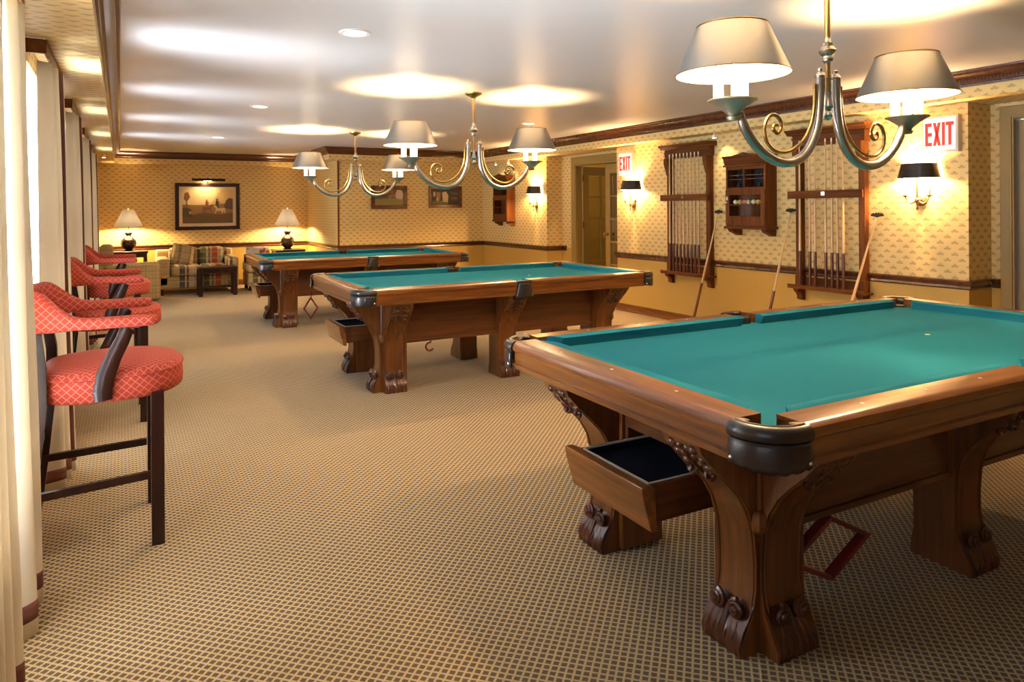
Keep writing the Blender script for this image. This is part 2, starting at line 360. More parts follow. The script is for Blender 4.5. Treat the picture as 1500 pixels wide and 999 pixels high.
# left wall with window openings
WZ0, WZ1 = 0.32, 2.06
lw = MB(); allw = [(-1.0, 0.6)] + WIN; xo = XL - 0.14
ys = [YF] + [v for p in allw for v in p] + [YA]
for a, b in zip(ys[0::2], ys[1::2]): lw.box(xo, XL, a, b, 0, CEIL)
for a, b in allw: lw.box(xo, XL, a, b, 0, WZ0).box(xo, XL, a, b, WZ1, CEIL)
struct(lw.build('wall_left', 'paper', smooth=0))
for k, (a, b) in enumerate(allw):
    wn = struct(thing('window_%d' % (k + 1), 'tall white framed window behind cream curtains in the left wall', 'window', (0, 0, 0))); 
    for q in ('label', 'category'): del wn[q]
    f = MB(); x0, x1 = xo + 0.02, xo + 0.07
    f.box(x0, x1, a, a + 0.05, WZ0, WZ1).box(x0, x1, b - 0.05, b, WZ0, WZ1).box(x0, x1, a + 0.05, b - 0.05, WZ0, WZ0 + 0.06).box(x0, x1, a + 0.05, b - 0.05, WZ1 - 0.06, WZ1)
    f.box(x0, x1, a + 0.05, b - 0.05, 1.18, 1.22).box(x0, x1, (a + b) / 2 - 0.012, (a + b) / 2 + 0.012, WZ0 + 0.06, WZ1 - 0.06)
    f.build('window_frame', 'white', wn, 0)
    bx(xo, XL + 0.02, a, b, WZ0 - 0.03, WZ0).build('window_sill', 'white', wn, 0)
    for ya_, yb_ in ((a + 0.05, (a + b) / 2 - 0.012), ((a + b) / 2 + 0.012, b - 0.05)):
        for z0, z1 in ((WZ0 + 0.06, 1.18), (1.22, WZ1 - 0.06)):
            bx(x0 + 0.02, x0 + 0.026, ya_, yb_, z0, z1).build('pane', 'glass', wn, 0)
# bulkheads papered like the walls
BX, BL, BBY, BRX, BAY = 5.55, -0.09, 11.1, 2.9, 13.3
struct(bx(XL, BL, YF, BAY, ZB, CEIL).build('wall_soffit_left', 'paper', smooth=0))
struct(bx(BX, XA2, YF, YB, ZB, CEIL).build('wall_soffit_right', 'paper', smooth=0))
struct(bx(BRX, BX, BBY, YB, ZB, CEIL).build('wall_soffit_back', 'paper', smooth=0))
struct(bx(BRX, XRET, YB, YA, ZB, CEIL).build('wall_soffit_return', 'paper', smooth=0))
struct(bx(XL, BRX, BAY, YA, ZB, CEIL).build('wall_soffit_back_left', 'paper', smooth=0))
# crown moulding round the bulkheads, with a row of dentils along the right-hand run
CP = [(0, 2.245), (0.012, 2.245), (0.016, 2.262), (0.030, 2.268), (0.036, 2.290), (0.052, 2.312), (0.070, 2.328), (0.076, 2.342), (0.090, 2.346), (0.092, CEIL), (0, CEIL)]
struct(MB().sweep([(BX, YF), (BX, BBY), (BRX, BBY), (BRX, BAY), (BL, BAY), (BL, YF)], CP).build('trim_1', 'trim', smooth=25))
dn = MB()
for k in range(300):
    y = 0.5 + k * 0.024; dn.box(BX - 0.043, BX - 0.03, y, y + 0.014, 2.276, 2.292)
dn = dn.build('dentil', 'trim', bpy.data.objects['trim_1'], 0); dn['kind'] = 'stuff'
RP = [(0, 0.695), (0.012, 0.695), (0.020, 0.706), (0.016, 0.722), (0.026, 0.738), (0.034, 0.752), (0.034, 0.764), (0.012, 0.770), (0, 0.770)]
BP = [(0, 0), (0.016, 0), (0.016, 0.085), (0.010, 0.10), (0, 0.10)]
r1 = [(XA2, 2.91), (XA2, 2.975), (XR, 2.975), (XR, 7.37), (XR + 0.02, 7.37)]
r2 = [(XA1, 8.99), (XA1, 9.12), (XR, 9.12), (XR, YB), (XRET, YB), (XRET, YA), (XL, YA)]
struct(MB().sweep(r1, RP).build('trim_2', 'trim', smooth=25)); struct(MB().sweep(r2, RP).build('trim_3', 'trim', smooth=25))
struct(MB().sweep(r1, BP).build('baseboard_right', 'oak_y', smooth=25)); struct(MB().sweep(r2, BP).build('baseboard_back', 'oak_y', smooth=25))
struct(bx(XRET - 0.010, XRET + 0.018, YB - 0.010, YB + 0.018, 0.77, ZB).build('trim_4', 'oak_z', smooth=0, bevel=0.004))
struct(bx(XL, XL + 0.02, 12.55, 13.1, 0, ZB).build('trim_5', 'mahog', smooth=0, bevel=0.004))
# french doors in the far alcove
def casing(x, a, b, z, wd, name):
    c = MB()
    c.prism([(a - wd, 0), (a - wd, z + wd), (b + wd, z + wd), (b + wd, 0), (b, 0), (b, z), (a, z), (a, 0)], lambda p, q, t: (t, p, q), x - 0.025, x)
    c.prism([(a - 0.03, 0), (a - 0.03, z + 0.03), (b + 0.03, z + 0.03), (b + 0.03, 0), (b + 0.012, 0), (b + 0.012, z + 0.012), (a - 0.012, z + 0.012), (a - 0.012, 0)], lambda p, q, t: (t, p, q), x - 0.036, x - 0.025)
    c.prism([(a, 0), (a, z), (b, z), (b, 0), (b + 0.01, 0), (b + 0.01, z + 0.01), (a - 0.01, z + 0.01), (a - 0.01, 0)][::-1], lambda p, q, t: (t, p, q), x, x + 0.09)
    return struct(c.build(name, 'doorpaint', smooth=0, bevel=0.004))
casing(XA1, 7.34, 8.70, 1.99, 0.13, 'trim_6'); casing(XA2, 1.95, 2.80, 2.03, 0.10, 'trim_7')
def french_door(name, wd, handle_end):
    d = thing(name, 'x', 'x'); del d['label'], d['category']; struct(d)
    Z1 = 1.975; s_ = 0.105; f = MB()
    f.box(0, s_, -0.02, 0.02, 0.01, Z1).box(wd - s_, wd, -0.02, 0.02, 0.01, Z1).box(s_, wd - s_, -0.02, 0.02, 0.01, 0.22).box(s_, wd - s_, -0.02, 0.02, Z1 - 0.13, Z1)
    f.build('door_frame', 'doorpaint', d, 0, bevel=0.004)
    rows = 5; hh = (Z1 - 0.13 - 0.22) / rows; cw = (wd - 2 * s_) / 2; mu = MB()
    mu.box(wd / 2 - 0.011, wd / 2 + 0.011, -0.016, 0.016, 0.22, Z1 - 0.13)
    for r in range(1, rows): mu.box(s_, wd - s_, -0.015, 0.015, 0.22 + r * hh - 0.011, 0.22 + r * hh + 0.011)
    mu.build('muntin', 'doorpaint', d, 0)
    for r in range(rows):
        for c in range(2): bx(s_ + c * cw + 0.008, s_ + (c + 1) * cw - 0.008, -0.003, 0.003, 0.22 + r * hh + 0.008, 0.22 + (r + 1) * hh - 0.008).build('pane', 'dglass', d, 0)
    hx_ = wd - 0.05 if handle_end else 0.05
    h = MB().lathe([(0.026, 0), (0.026, 0.006), (0.011, 0.010), (0.009, 0.045), (0.022, 0.052), (0.027, 0.066), (0.019, 0.080), (0, 0.083)], (hx_, 0.02, 0.98), 14, 'y'); h.lathe([(0.026, 0), (0.026, -0.006), (0.011, -0.010), (0.009, -0.045), (0.022, -0.052), (0.027, -0.066), (0.019, -0.080), (0, -0.083)], (hx_, -0.02, 0.98), 14, 'y')
    h.build('door_handle', 'brass', d, 40)
    hg = MB()
    for z in (0.25, 1.05, 1.75): hg.box(-0.012, 0.012, -0.03, -0.018, z, z + 0.10)
    hg.build('hinge', 'brass', d, 0); return d
d1 = french_door('door_1', 0.66, True); d1.location = (6.10, 8.665, 0); d1.rotation_euler = (0, 0, math.radians(-2))
d2 = french_door('door_2', 0.68, True); d2.location = (6.07, 7.345, 0); d2.rotation_euler = (0, 0, PI / 2)
d3 = thing('door_3', 'x', 'x'); del d3['label'], d3['category']; struct(d3)
dm = bx(XA2 + 0.04, XA2 + 0.08, 1.96, 2.79, 0.01, 2.02)
dm.build('door_panel', 'doorpaint', d3, 0)
for y0 in (2.06, 2.42):
    for z0, z1 in ((0.2, 0.85), (1.0, 1.85)): bx(XA2 + 0.03, XA2 + 0.045, y0, y0 + 0.27, z0, z1).build('raised_panel', 'doorpaint', d3, 0, bevel=0.012)
# lobby beyond the french doors
struct(bx(8.0, 8.1, 6.4, 10.4, 0, CEIL).build('wall_lobby_right', 'paint', smooth=0)); struct(bx(6.12, 8.0, 10.3, 10.4, 0, CEIL).build('wall_lobby_back', 'paint', smooth=0)); struct(bx(6.12, 8.0, 6.4, 6.5, 0, CEIL).build('wall_lobby_front', 'paint', smooth=0))
# ------------------------------------------------------------------ pool tables
HX, HY, ZT = 1.32, 0.75, 0.80
def carving_foot():
    b = MB()                                                # local frame: +x outward, y across the fin, z up; foot tip at x = 0
    for sy in (-1, 1):
        y0 = sy * 0.040
        pts = []; rad = []
        for k in range(26):
            t = k / 25; a = t * 2.15 * 2 * PI + PI * 0.5; r = 0.028 * (1 - 0.78 * t)
            pts.append((-0.020 + 0.016 * t - 0.10 * (r * math.sin(a)) * 0.4, y0 + sy * r * math.cos(a), 0.125 + r * math.sin(a))); rad.append(0.0085 * (1 - 0.25 * t))
        b.tube(pts, rad, 6); b.ball((-0.010, y0, 0.125), 0.0125, 8, 5)
        for j, (dy, l) in enumerate(((0.010, 0.085), (0.032, 0.095), (0.054, 0.080))):
            yy = sy * dy; b.tube([(-0.036, yy * 0.7, 0.110), (-0.016, yy * 0.92, 0.075), (0.000, yy * 1.08, 0.042), (0.006, yy * 1.18, 0.006)], [0.004, 0.012, 0.014, 0.007], 6)
    b.tube([(-0.03, 0, 0.13), (-0.012, 0, 0.09), (0.006, 0, 0.05), (0.012, 0, 0.01)], [0.005, 0.010, 0.013, 0.008], 6)
    b.prism([(-0.10, 0), (0.006, 0), (0.012, 0.030), (-0.004, 0.075), (-0.030, 0.110), (-0.052, 0.150), (-0.10, 0.150)], lambda p, q, t: (p, t, q), -0.080, 0.080)
    return b
def carving_top():
    b = MB(); dx = 0.009
    for sy in (-1, 1):
        for (y, x, z, r) in ((0.045, 0.078, 0.580, 0.024), (0.020, 0.085, 0.588, 0.018), (0.052, 0.108, 0.612, 0.020), (0.022, 0.112, 0.615, 0.018), (0.045, 0.138, 0.645, 0.020), (0.016, 0.135, 0.642, 0.016)):
            b.ball((x + dx, sy * y, z), r, 8, 5, (0.8, 1, 0.8))
        pts = [(0.071 + 0.0012 * k, sy * (0.040 + 0.026 * (1 - k / 20) * math.cos(k * 0.72)), 0.556 + 0.022 * (1 - k / 20) * math.sin(k * 0.72)) for k in range(17)]
        b.tube(pts, 0.0075, 5); b.ball((0.076, sy * 0.040, 0.556), 0.010, 8, 5)
    b.tube([(0.054, 0, 0.53), (0.085, 0, 0.57), (0.125, 0, 0.612), (0.154, 0, 0.65)], [0.004, 0.010, 0.011, 0.007], 6)
    return b
FIN_O = [(0.004, 0.0), (0.006, 0.03), (-0.016, 0.07), (-0.043, 0.12), (-0.056, 0.19), (-0.057, 0.27), (-0.050, 0.36), (-0.030, 0.43), (0.004, 0.488), (0.052, 0.540), (0.105, 0.590), (0.150, 0.640), (0.165, 0.688)]
FIN_I = [(-0.10, 0.688), (-0.10, 0.60), (-0.13, 0.52), (-0.20, 0.45), (-0.215, 0.38), (-0.215, 0.10), (-0.225, 0.05), (-0.228, 0.0)]
def fin(b, w=0.165):
    poly = FIN_O + FIN_I
    b.prism(poly, lambda p, q, t: (p, t, q), -w / 2, w / 2)
    for sy in (-1, 1):                                       # a raised bead down each edge of the face
        b.tube([(o + 0.001, sy * (w / 2 - 0.012), z) for o, z in FIN_O[3:11]], 0.0045, 5)
    return b
foot_mesh = carving_foot(); top_mesh = carving_top()
ME = {}
def inst(key, builder, name, mat, parent, mtx):
    if key not in ME:
        o = builder().build(name, mat, parent, 40); ME[key] = o.data
    else:
        o = bpy.data.objects.new(name, ME[key]); C.objects.link(o); o.parent = parent
    o.matrix_local = mtx; return o
def leg(parent, kind, sx, sy):
    """corner leg: two curved fins at right angles; middle leg: one fin facing out."""
    if kind == 'corner':
        px, py = HX - 0.27, HY - 0.30
        fa = Matrix.Translation((HX - 0.21, py - 0.092, 0)); fb = Matrix.Translation((px - 0.092, HY - 0.245, 0)) @ Matrix.Rotation(PI / 2, 4, 'Z')
        b = MB(); a1 = fin(MB()).xf(fa); b1 = fin(MB()).xf(fb); b.add(a1.v, a1.f); b.add(b1.v, b1.f)
        b.box(px - 0.20, px - 0.012, py - 0.20, py - 0.012, 0.012, 0.688)
        b.tube([(px - 0.006, py - 0.006, 0.44), (px - 0.006, py - 0.006, 0.688)], 0.012, 8)
        b.ball((px - 0.008, py - 0.008, 0.40), 0.030, 8, 6, (1, 1, 1.4)); b.ball((px - 0.02, py - 0.02, 0.355), 0.02, 8, 6, (1, 1, 1.8))
        mats = [fa, fb]
    else:
        fb = Matrix.Translation((0, HY - 0.245, 0)) @ Matrix.Rotation(PI / 2, 4, 'Z')
        b1 = fin(MB()).xf(fb); b = MB(); b.add(b1.v, b1.f); mats = [fb]
    S = Matrix.Diagonal((sx, sy, 1, 1))
    key = kind
    if (sx, sy) not in ((1, 1),): b.xf(S); 
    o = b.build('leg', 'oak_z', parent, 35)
    for mm in mats:
        for nm, src in (('foot_carving', foot_mesh), ('scroll_carving', top_mesh)):
            c = MB(); c.v = list(src.v); c.f = list(src.f); c.xf(S @ mm)
            c.build(nm, 'carve', o, 50)
    return o
def make_table(label):
    t = thing('pool_table', label, 'pool table', group='three antique oak pool tables')
    ins, cu = 0.108, 0.052                                   # wood rail width, cushion width
    ix, iy = HX - ins, HY - ins
    # bed with rounded bites at the six pockets
    pc = HX - 0.098, HY - 0.098; pr = 0.068; bed = []
    def arc(cx, cy, a0, a1, r, n=10): return [(cx + r * math.cos(a0 + (a1 - a0) * k / n), cy + r * math.sin(a0 + (a1 - a0) * k / n)) for k in range(n + 1)]
    e = 0.0
    bed += arc(pc[0], pc[1], math.radians(-55), math.radians(-215), pr)
    bed += arc(0, HY - 0.062, math.radians(-5), math.radians(-175), 0.058)
    bed += [(-x, y) for x, y in reversed(arc(pc[0], pc[1], math.radians(-55), math.radians(-215), pr))]
    low = [(-x, -y) for x, y in bed]
    b = MB().prism(bed + low, lambda p, q, r: (p, q, r), 0.722, 0.755)
    b.build('bed_cloth', 'felt', t, 30)
    bx(-ix, ix, -iy, iy, 0.69, 0.7215).build('slate', 'black', t, 0)
    MB().lathe([(0.011, 0), (0.011, 0.0012), (0, 0.0014)], (0.47, 0, 0.755), 14).build('spot', 'pearl', t, 30)
    # cushions and rails
    prof_c = [(0, 0.740), (0, 0.799), (0.008, 0.8015), (cu - 0.004, 0.7985), (cu, 0.796), (cu - 0.001, 0.792), (cu - 0.016, 0.757), (cu - 0.016, 0.740)]
    def seg(p0, p1, n, jaw0, jaw1):
        b = MB(); d = Vector((p1[0] - p0[0], p1[1] - p0[1])); L = d.length; d.normalize(); vs = []
        for end, (base, jw) in enumerate(((0.0, jaw0), (L, jaw1))):
            for (q, z) in prof_c:
                s_ = base + (q / cu) * jw * (1 if end == 0 else -1)
                vs.append((p0[0] + d.x * s_ + n[0] * q, p0[1] + d.y * s_ + n[1] * q, z))
        m_ = len(prof_c); b.add(vs, [tuple(range(m_)), tuple(range(m_, 2 * m_))[::-1]] + [(i, (i + 1) % m_, m_ + (i + 1) % m_, m_ + i) for i in range(m_)])
        b.build('cushion', 'felt', t, 30)
    cg, sg = 0.070, 0.063                                    # distance from the cloth corner / middle to the cushion ends
    for s in (-1, 1):
        seg((-ix + cg, s * iy), (-sg, s * iy), (0, -s), 0.05, 0.004); seg((sg, s * iy), (ix - cg, s * iy), (0, -s), 0.004, 0.05)
        seg((s * ix, -iy + cg), (s * ix, iy - cg), (-s, 0), 0.05, 0.05)
    rp = [(0, 0.705), (0, 0.800), (ins - 0.028, 0.800), (ins - 0.014, 0.797), (ins - 0.004, 0.789), (ins, 0.775), (ins - 0.002, 0.764), (ins - 0.012, 0.756), (ins - 0.014, 0.712), (ins - 0.004, 0.708), (ins - 0.004, 0.702), (ins - 0.012, 0.699), (ins - 0.016, 0.684), (ins - 0.06, 0.684), (ins - 0.06, 0.705)]
    for s in (-1, 1):
        for a, c in ((-HX + 0.135, -0.062), (0.062, HX - 0.135)):
            o = MB().prism([(s * (iy + p), z) for p, z in rp], lambda p, q, r: (r, p, q), a, c).build('rail', 'oak_x', t, 30)
            for k in (1, 2, 3):
                xx = a + (c - a) * k / 4; MB().lathe([(0.006, 0), (0.006, 0.001), (0, 0.0012)], (xx, s * (iy + 0.045), ZT), 8).build('sight', 'pearl', o, 0)
        o = MB().prism([(s * (ix + p), z) for p, z in rp], lambda p, q, r: (p, r, q), -HY + 0.135, HY - 0.135).build('rail', 'oak_y', t, 30)
        for k in (1, 2, 3):
            MB().lathe([(0.006, 0), (0.006, 0.001), (0, 0.0012)], (s * (ix + 0.045), (k - 2) * 0.33, ZT), 8).build('sight', 'pearl', o, 0)
    # pockets
    for sx in (-1, 1):
        for sy in (-1, 1):
            c0 = (HX - 0.118, HY - 0.118); b = MB(); rim = MB(); n = 18
            def P(a, r, z):                                   # rounded-corner wrap, a in 0..1 from the long side to the end
                th = math.radians(-8) + math.radians(106) * a
                x, y = c0[0] + r * math.sin(th), c0[1] + r * math.cos(th)
                return (sx * x, sy * y, z)
            R0 = 0.118
            b.grid(lambda u, v: P(u, R0 + 0.004 + 0.003 * math.sin(PI * v), 0.757 - v * (0.064 + 0.011 * math.sin(PI * u) + 0.003 * math.sin(u * 40))), n, 6)
            o = b.build('pocket_leather', 'leather', t, 60, solid=0.008)
            rl = MB(); rl.tube([P(-0.03 + 1.06 * k / n, R0 - 0.012, 0.776) for k in range(n + 1)], 0.024, 10, up=(0, 0, 1))
            rl.build('pocket_roll', 'leather', o, 60)
            rm = MB(); rm.grid(lambda u, v: P(u, R0 - 0.012 - v * (0.012 + 0.034 * abs(2 * u - 1) ** 4), 0.8005 - 0.010 * v * v), n, 3)
            rm.build('pocket_rim', 'brim', o, 60, solid=0.004)
            for a in (0.05, 0.95):
                q = P(a, R0 + 0.010, 0.706); MB().ball(q, 0.0065, 8, 6).build('stud', 'chrome', o, 60)
            h = MB(); h.lathe([(0.060, 0.762), (0.064, 0.72), (0.058, 0.69), (0.03, 0.678), (0, 0.676)], (sx * pc[0], sy * pc[1], 0), 16)
            h.build('pocket_bag', 'black', o, 60)
    for sy in (-1, 1):
        b = MB(); n = 12
        def S(u, v):
            w = 0.050 + 0.026 * v; x = (2 * u - 1) * w; bul = 0.024 * math.cos((2 * u - 1) * PI / 2) ** 0.6 if abs(2 * u - 1) < 1 else 0
            return (x, sy * (HY - 0.004 + bul * (0.5 + 0.6 * math.sin(PI * (0.25 + 0.6 * v)))), 0.790 - v * (0.118 + 0.010 * math.cos((2 * u - 1) * PI / 2)))
        b.grid(S, n, 6); o = b.build('pocket_leather', 'leather', t, 60, solid=0.008)
        rl = MB(); rl.tube([(0.060 * math.cos(PI * k / 12), sy * (HY - 0.010 + 0.022 * math.sin(PI * k / 12)), 0.790) for k in range(13)], 0.013, 8, up=(0, 0, 1)); rl.build('pocket_roll', 'leather', o, 60)
        h = MB(); h.lathe([(0.053, 0.785), (0.056, 0.72), (0.05, 0.66), (0, 0.64)], (0, sy * (HY - 0.058), 0), 16); h.build('pocket_bag', 'black', o, 60)
        for s in (-1, 1): MB().ball((s * 0.070, sy * (HY + 0.004), 0.684), 0.0055, 8, 6).build('stud', 'chrome', o, 60)
    # body
    bxx, byy = HX - 0.295, HY - 0.325
    for s in (-1, 1):
        b = MB().prism([(s * byy, 0.352), (s * byy, 0.688), (s * (byy - 0.03), 0.688), (s * (byy - 0.03), 0.352)], lambda p, q, r: (r, p, q), -bxx, bxx)
        b.prism([(s * (byy + 0.010), 0.345), (s * (byy + 0.010), 0.365), (s * (byy - 0.03), 0.365), (s * (byy - 0.03), 0.345)], lambda p, q, r: (r, p, q), -bxx, bxx)
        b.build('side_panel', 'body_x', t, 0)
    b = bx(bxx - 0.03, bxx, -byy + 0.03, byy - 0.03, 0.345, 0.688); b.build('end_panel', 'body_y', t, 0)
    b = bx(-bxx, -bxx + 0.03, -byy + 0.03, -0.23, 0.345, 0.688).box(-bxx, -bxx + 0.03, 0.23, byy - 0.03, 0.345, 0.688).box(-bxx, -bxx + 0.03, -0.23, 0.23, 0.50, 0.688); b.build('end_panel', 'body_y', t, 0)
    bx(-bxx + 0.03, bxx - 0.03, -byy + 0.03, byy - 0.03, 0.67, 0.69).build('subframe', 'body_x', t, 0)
    # skirt between rails and body, standing well back
    bx(-ix + 0.02, ix - 0.02, -iy + 0.02, iy - 0.02, 0.684, 0.692).build('underframe', 'body_x', t, 0)
    # open drawer at the left end
    d0, d1, wdr = -bxx - 0.265, -bxx + 0.16, 0.205
    dr = bx(d0 + 0.02, d1, -wdr, -wdr + 0.018, 0.35, 0.468).box(d0 + 0.02, d1, wdr - 0.018, wdr, 0.35, 0.468).box(d0 + 0.02, d1, -wdr, wdr, 0.345, 0.357).box(d1 - 0.018, d1, -wdr, wdr, 0.35, 0.468)
    dro = dr.build('drawer', 'body_x', t, 0, bevel=0.003)
    MB().prism([(d0 - 0.018, 0.478), (d0 + 0.012, 0.478), (d0 + 0.034, 0.468), (d0 + 0.040, 0.33), (d0 + 0.018, 0.33), (d0 + 0.010, 0.36), (d0 - 0.012, 0.44)], lambda p, q, r: (p, r, q), -wdr - 0.022, wdr + 0.022).build('drawer_front', 'oak_y', dro, 20, bevel=0.003)
    bx(d0 + 0.042, d1 - 0.018, -wdr + 0.018, wdr - 0.018, 0.357, 0.440).build('drawer_lining', 'navy', dro, 0)
    bx(d0 + 0.038, d1 - 0.014, -wdr + 0.014, -wdr + 0.020, 0.464, 0.471).box(d0 + 0.038, d1 - 0.014, wdr - 0.020, wdr - 0.014, 0.464, 0.471).box(d0 + 0.036, d0 + 0.041, -wdr + 0.018, wdr - 0.018, 0.464, 0.471).build('drawer_edging', 'signbox', dro, 0)
    for ya, yb in ((-wdr + 0.018, -wdr + 0.021), (wdr - 0.021, wdr - 0.018)): bx(d0 + 0.040, d1 - 0.018, ya, yb, 0.43, 0.463).build('side_lining', 'navy', dro, 0)
    for sx in (-1, 1):
        for sy in (-1, 1): leg(t, 'corner', sx, sy)
    for sy in (-1, 1): leg(t, 'middle', 1, sy)
    return t
T1 = make_table('large oak pool table with teal cloth and open drawer in the right foreground')
T1.location = (2.79, 1.895, 0); T1.rotation_euler = (0, 0, math.radians(-1.5)); T1.scale = (1.045, 1, 1)
T2 = dup(T1, 'middle oak pool table standing under the second chandelier, red hook below it', (2.735, 5.40, 0), math.radians(-0.9), (1.0, 1, 1))
T3 = dup(T1, 'farthest oak pool table, nearest the tartan sofa, diamond rack hanging below it', (2.625, 8.74, 0), math.radians(-1.4), (0.96, 1, 1))
# ball racks hanging under the tables
def diamond(name, label, loc, rz, hw, hh, dep, cord):
    t = thing(name, label, 'ball rack', loc, rz)
    pts = [(0, hh), (hw, 0), (0, -hh), (-hw, 0)]; th = 0.017; k = (1 - th * math.hypot(hw, hh) / (hw * hh))
    for i in range(4):
        a, b2 = pts[i], pts[(i + 1) % 4]
        MB().prism([(a[0], a[1]), (b2[0], b2[1]), (b2[0] * k, b2[1] * k), (a[0] * k, a[1] * k)], lambda p, q, r: (p, r, q), -dep / 2, dep / 2).build('rack_bar', 'redrack', t, 0, bevel=0.004)
    if cord: MB().tube([(0, 0, hh - 0.03), (0.012, 0, hh + 0.012), (0.010, 0, hh + cord)], 0.004, 6).build('hanging_cord', 'iron', t)
    return t
diamond('diamond_rack', 'dark red wooden diamond ball rack hanging beneath the foreground pool table', (2.035, 1.50, 0.230), math.radians(0), 0.214, 0.108, 0.036, 0.01)
diamond('diamond_rack', 'small red diamond ball rack hanging on a cord beneath the farthest pool table', (1.945, 8.31, 0.20), 0, 0.088, 0.138, 0.03, 0.06)
hk = MB().tube([(0.032 * math.cos(a), 0, 0.032 * math.sin(a)) for a in [math.radians(75 + 12.5 * k) for k in range(21)]], 0.0075, 7); hk.tube([(0.008, 0, 0.03), (0.010, 0, 0.075)], 0.006, 6)
tag(hk.build('hanging_hook', 'redrack', loc=(2.075, 5.00, 0.296)), 'small red curved hook hanging below the side of the middle pool table', 'hook')
# ------------------------------------------------------------------ chandeliers, each with two pewter shades
def make_chandelier(label):
    t = thing('chandelier', label, 'chandelier', group='three pewter chandeliers over the pool tables')     # origin at the ceiling canopy
    z0 = -CEIL
    MB().lathe([(0.075, 0), (0.073, -0.010), (0.055, -0.022), (0.030, -0.034), (0.018, -0.048), (0.018, -0.055)], (0, 0, 0), 24).build('canopy', 'brass', t)
    MB().lathe([(0.013, -0.05), (0.013, -0.265)], (0, 0, 0), 12).lathe([(0.0115, -0.30), (0.0115, -0.60)], (0, 0, 0), 12).build('pole', 'brass', t)
    MB().lathe([(0.012, 1.985), (0.020, 1.992), (0.024, 2.004), (0.020, 2.016), (0.032, 2.026), (0.038, 2.040), (0.030, 2.052), (0.020, 2.060), (0.022, 2.072), (0.014, 2.082), (0.0125, 2.10)], (0, 0, z0), 20).build('collar', 'silver', t)
    MB().lathe([(0, 1.735), (0.010, 1.740), (0.021, 1.756), (0.019, 1.770), (0.010, 1.778), (0.014, 1.786), (0.024, 1.795), (0.019, 1.815), (0.013, 1.83), (0.015, 1.86)], (0, 0, z0), 16).build('finial', 'silver', t)
    for s in (-1, 1):
        key = [(0.052, 1.93), (0.053, 1.85), (0.062, 1.75), (0.090, 1.665), (0.145, 1.590), (0.225, 1.548), (0.315, 1.545), (0.400, 1.573), (0.465, 1.618), (0.515, 1.673), (0.548, 1.735)]
        def cr_(pts, n=4):
            out = []
            for i in range(len(pts) - 1):
                p0, p1, p2, p3 = [Vector(pts[max(0, min(len(pts) - 1, i + j))]) for j in (-1, 0, 1, 2)]
                for k in range(n):
                    u = k / n; out.append(0.5 * ((2 * p1) + (p2 - p0) * u + (2 * p0 - 5 * p1 + 4 * p2 - p3) * u * u + (3 * p1 - p0 - 3 * p2 + p3) * u ** 3))
            return out + [Vector(pts[-1])]
        arm = MB().tube([(s * p.x, 0, p.y + z0) for p in cr_(key)], [0.0215] * 38 + [0.018] * 3, 8, up=(0, 1, 0))
        ao = arm.build('arm', 'silver', t, 60)
        MB().lathe([(0.020, 1.915), (0.024, 1.925), (0.020, 1.935), (0.008, 1.945), (0.011, 1.955), (0, 1.965)], (s * 0.052, 0, z0), 12).build('arm_cap', 'silver', ao)
        key2 = [(0.086, 1.89), (0.090, 1.80), (0.112, 1.715), (0.165, 1.640), (0.250, 1.592), (0.330, 1.588), (0.385, 1.620), (0.404, 1.672), (0.386, 1.722), (0.346, 1.740), (0.310, 1.720), (0.303, 1.686), (0.326, 1.664), (0.350, 1.678), (0.344, 1.698), (0.330, 1.698)]
        MB().tube([(s * p.x, 0, p.y + z0) for p in cr_(key2)], 0.0085, 7, up=(0, 1, 0)).build('brass_scroll', 'brass', ao, 60)
        X = s * 0.585
        cup = MB().lathe([(0.0, 1.700), (0.020, 1.702), (0.026, 1.715), (0.018, 1.722), (0.026, 1.732), (0.055, 1.756), (0.085, 1.776), (0.096, 1.780), (0.096, 1.786), (0.0, 1.784)], (X, 0, z0), 24)
        cup.tube([(s * 0.545, 0, 1.728 + z0), (s * 0.572, 0, 1.712 + z0)], 0.017, 8); co = cup.build('candle_cup', 'cup', t)
        for k in range(3):
            a = 2 * PI * k / 3 + 0.5; cx, cy = X + 0.056 * math.cos(a), 0.056 * math.sin(a)
            c = MB().lathe([(0.0195, 1.786), (0.0195, 1.925), (0, 1.927)], (cx, cy, z0), 12).build('candle', 'candle', co)
            MB().lathe([(0.010, 1.927), (0.019, 1.955), (0.017, 1.985), (0.006, 2.02), (0, 2.028)], (cx, cy, z0), 10).build('bulb', 'bulb', c)
        sh = MB().grid(lambda u, v: (X + (0.222 - 0.086 * v) * math.cos(2 * PI * u), (0.222 - 0.086 * v) * math.sin(2 * PI * u), z0 + 1.885 + 0.192 * v), 48, 2).build('shade', 'shade', t, 60)
        MB().grid(lambda u, v: (X + (0.219 - 0.086 * v) * math.cos(2 * PI * u), (0.219 - 0.086 * v) * math.sin(2 * PI * u), z0 + 1.8855 + 0.191 * v), 48, 2).build('shade_lining', 'white', sh, 60)
        rm = MB()
        for r_, z in ((0.2215, 1.885), (0.137, 2.077)): rm.tube([(X + r_ * math.cos(2 * PI * k / 48), r_ * math.sin(2 * PI * k / 48), z0 + z) for k in range(49)], 0.0028, 5, up=(0, 0, 1))
        rm.build('shade_rim', 'bronze', sh, 60)
        MB().tube([(X - 0.136, 0, z0 + 2.072), (X + 0.136, 0, z0 + 2.072)], 0.002, 5).lathe([(0.010, 2.07), (0.010, 2.085), (0.004, 2.10), (0, 2.104)], (X, 0, z0), 8).build('shade_spider', 'brass', sh, 40)
        light('POINT', 'chandelier_light', (X, 0, z0 + 1.985), CH_P, WARM, t, shadow_soft_size=0.025)
    return t
K1 = make_chandelier('big pewter chandelier in the foreground above the nearest pool table'); K1.location = (2.71, 1.98, CEIL)
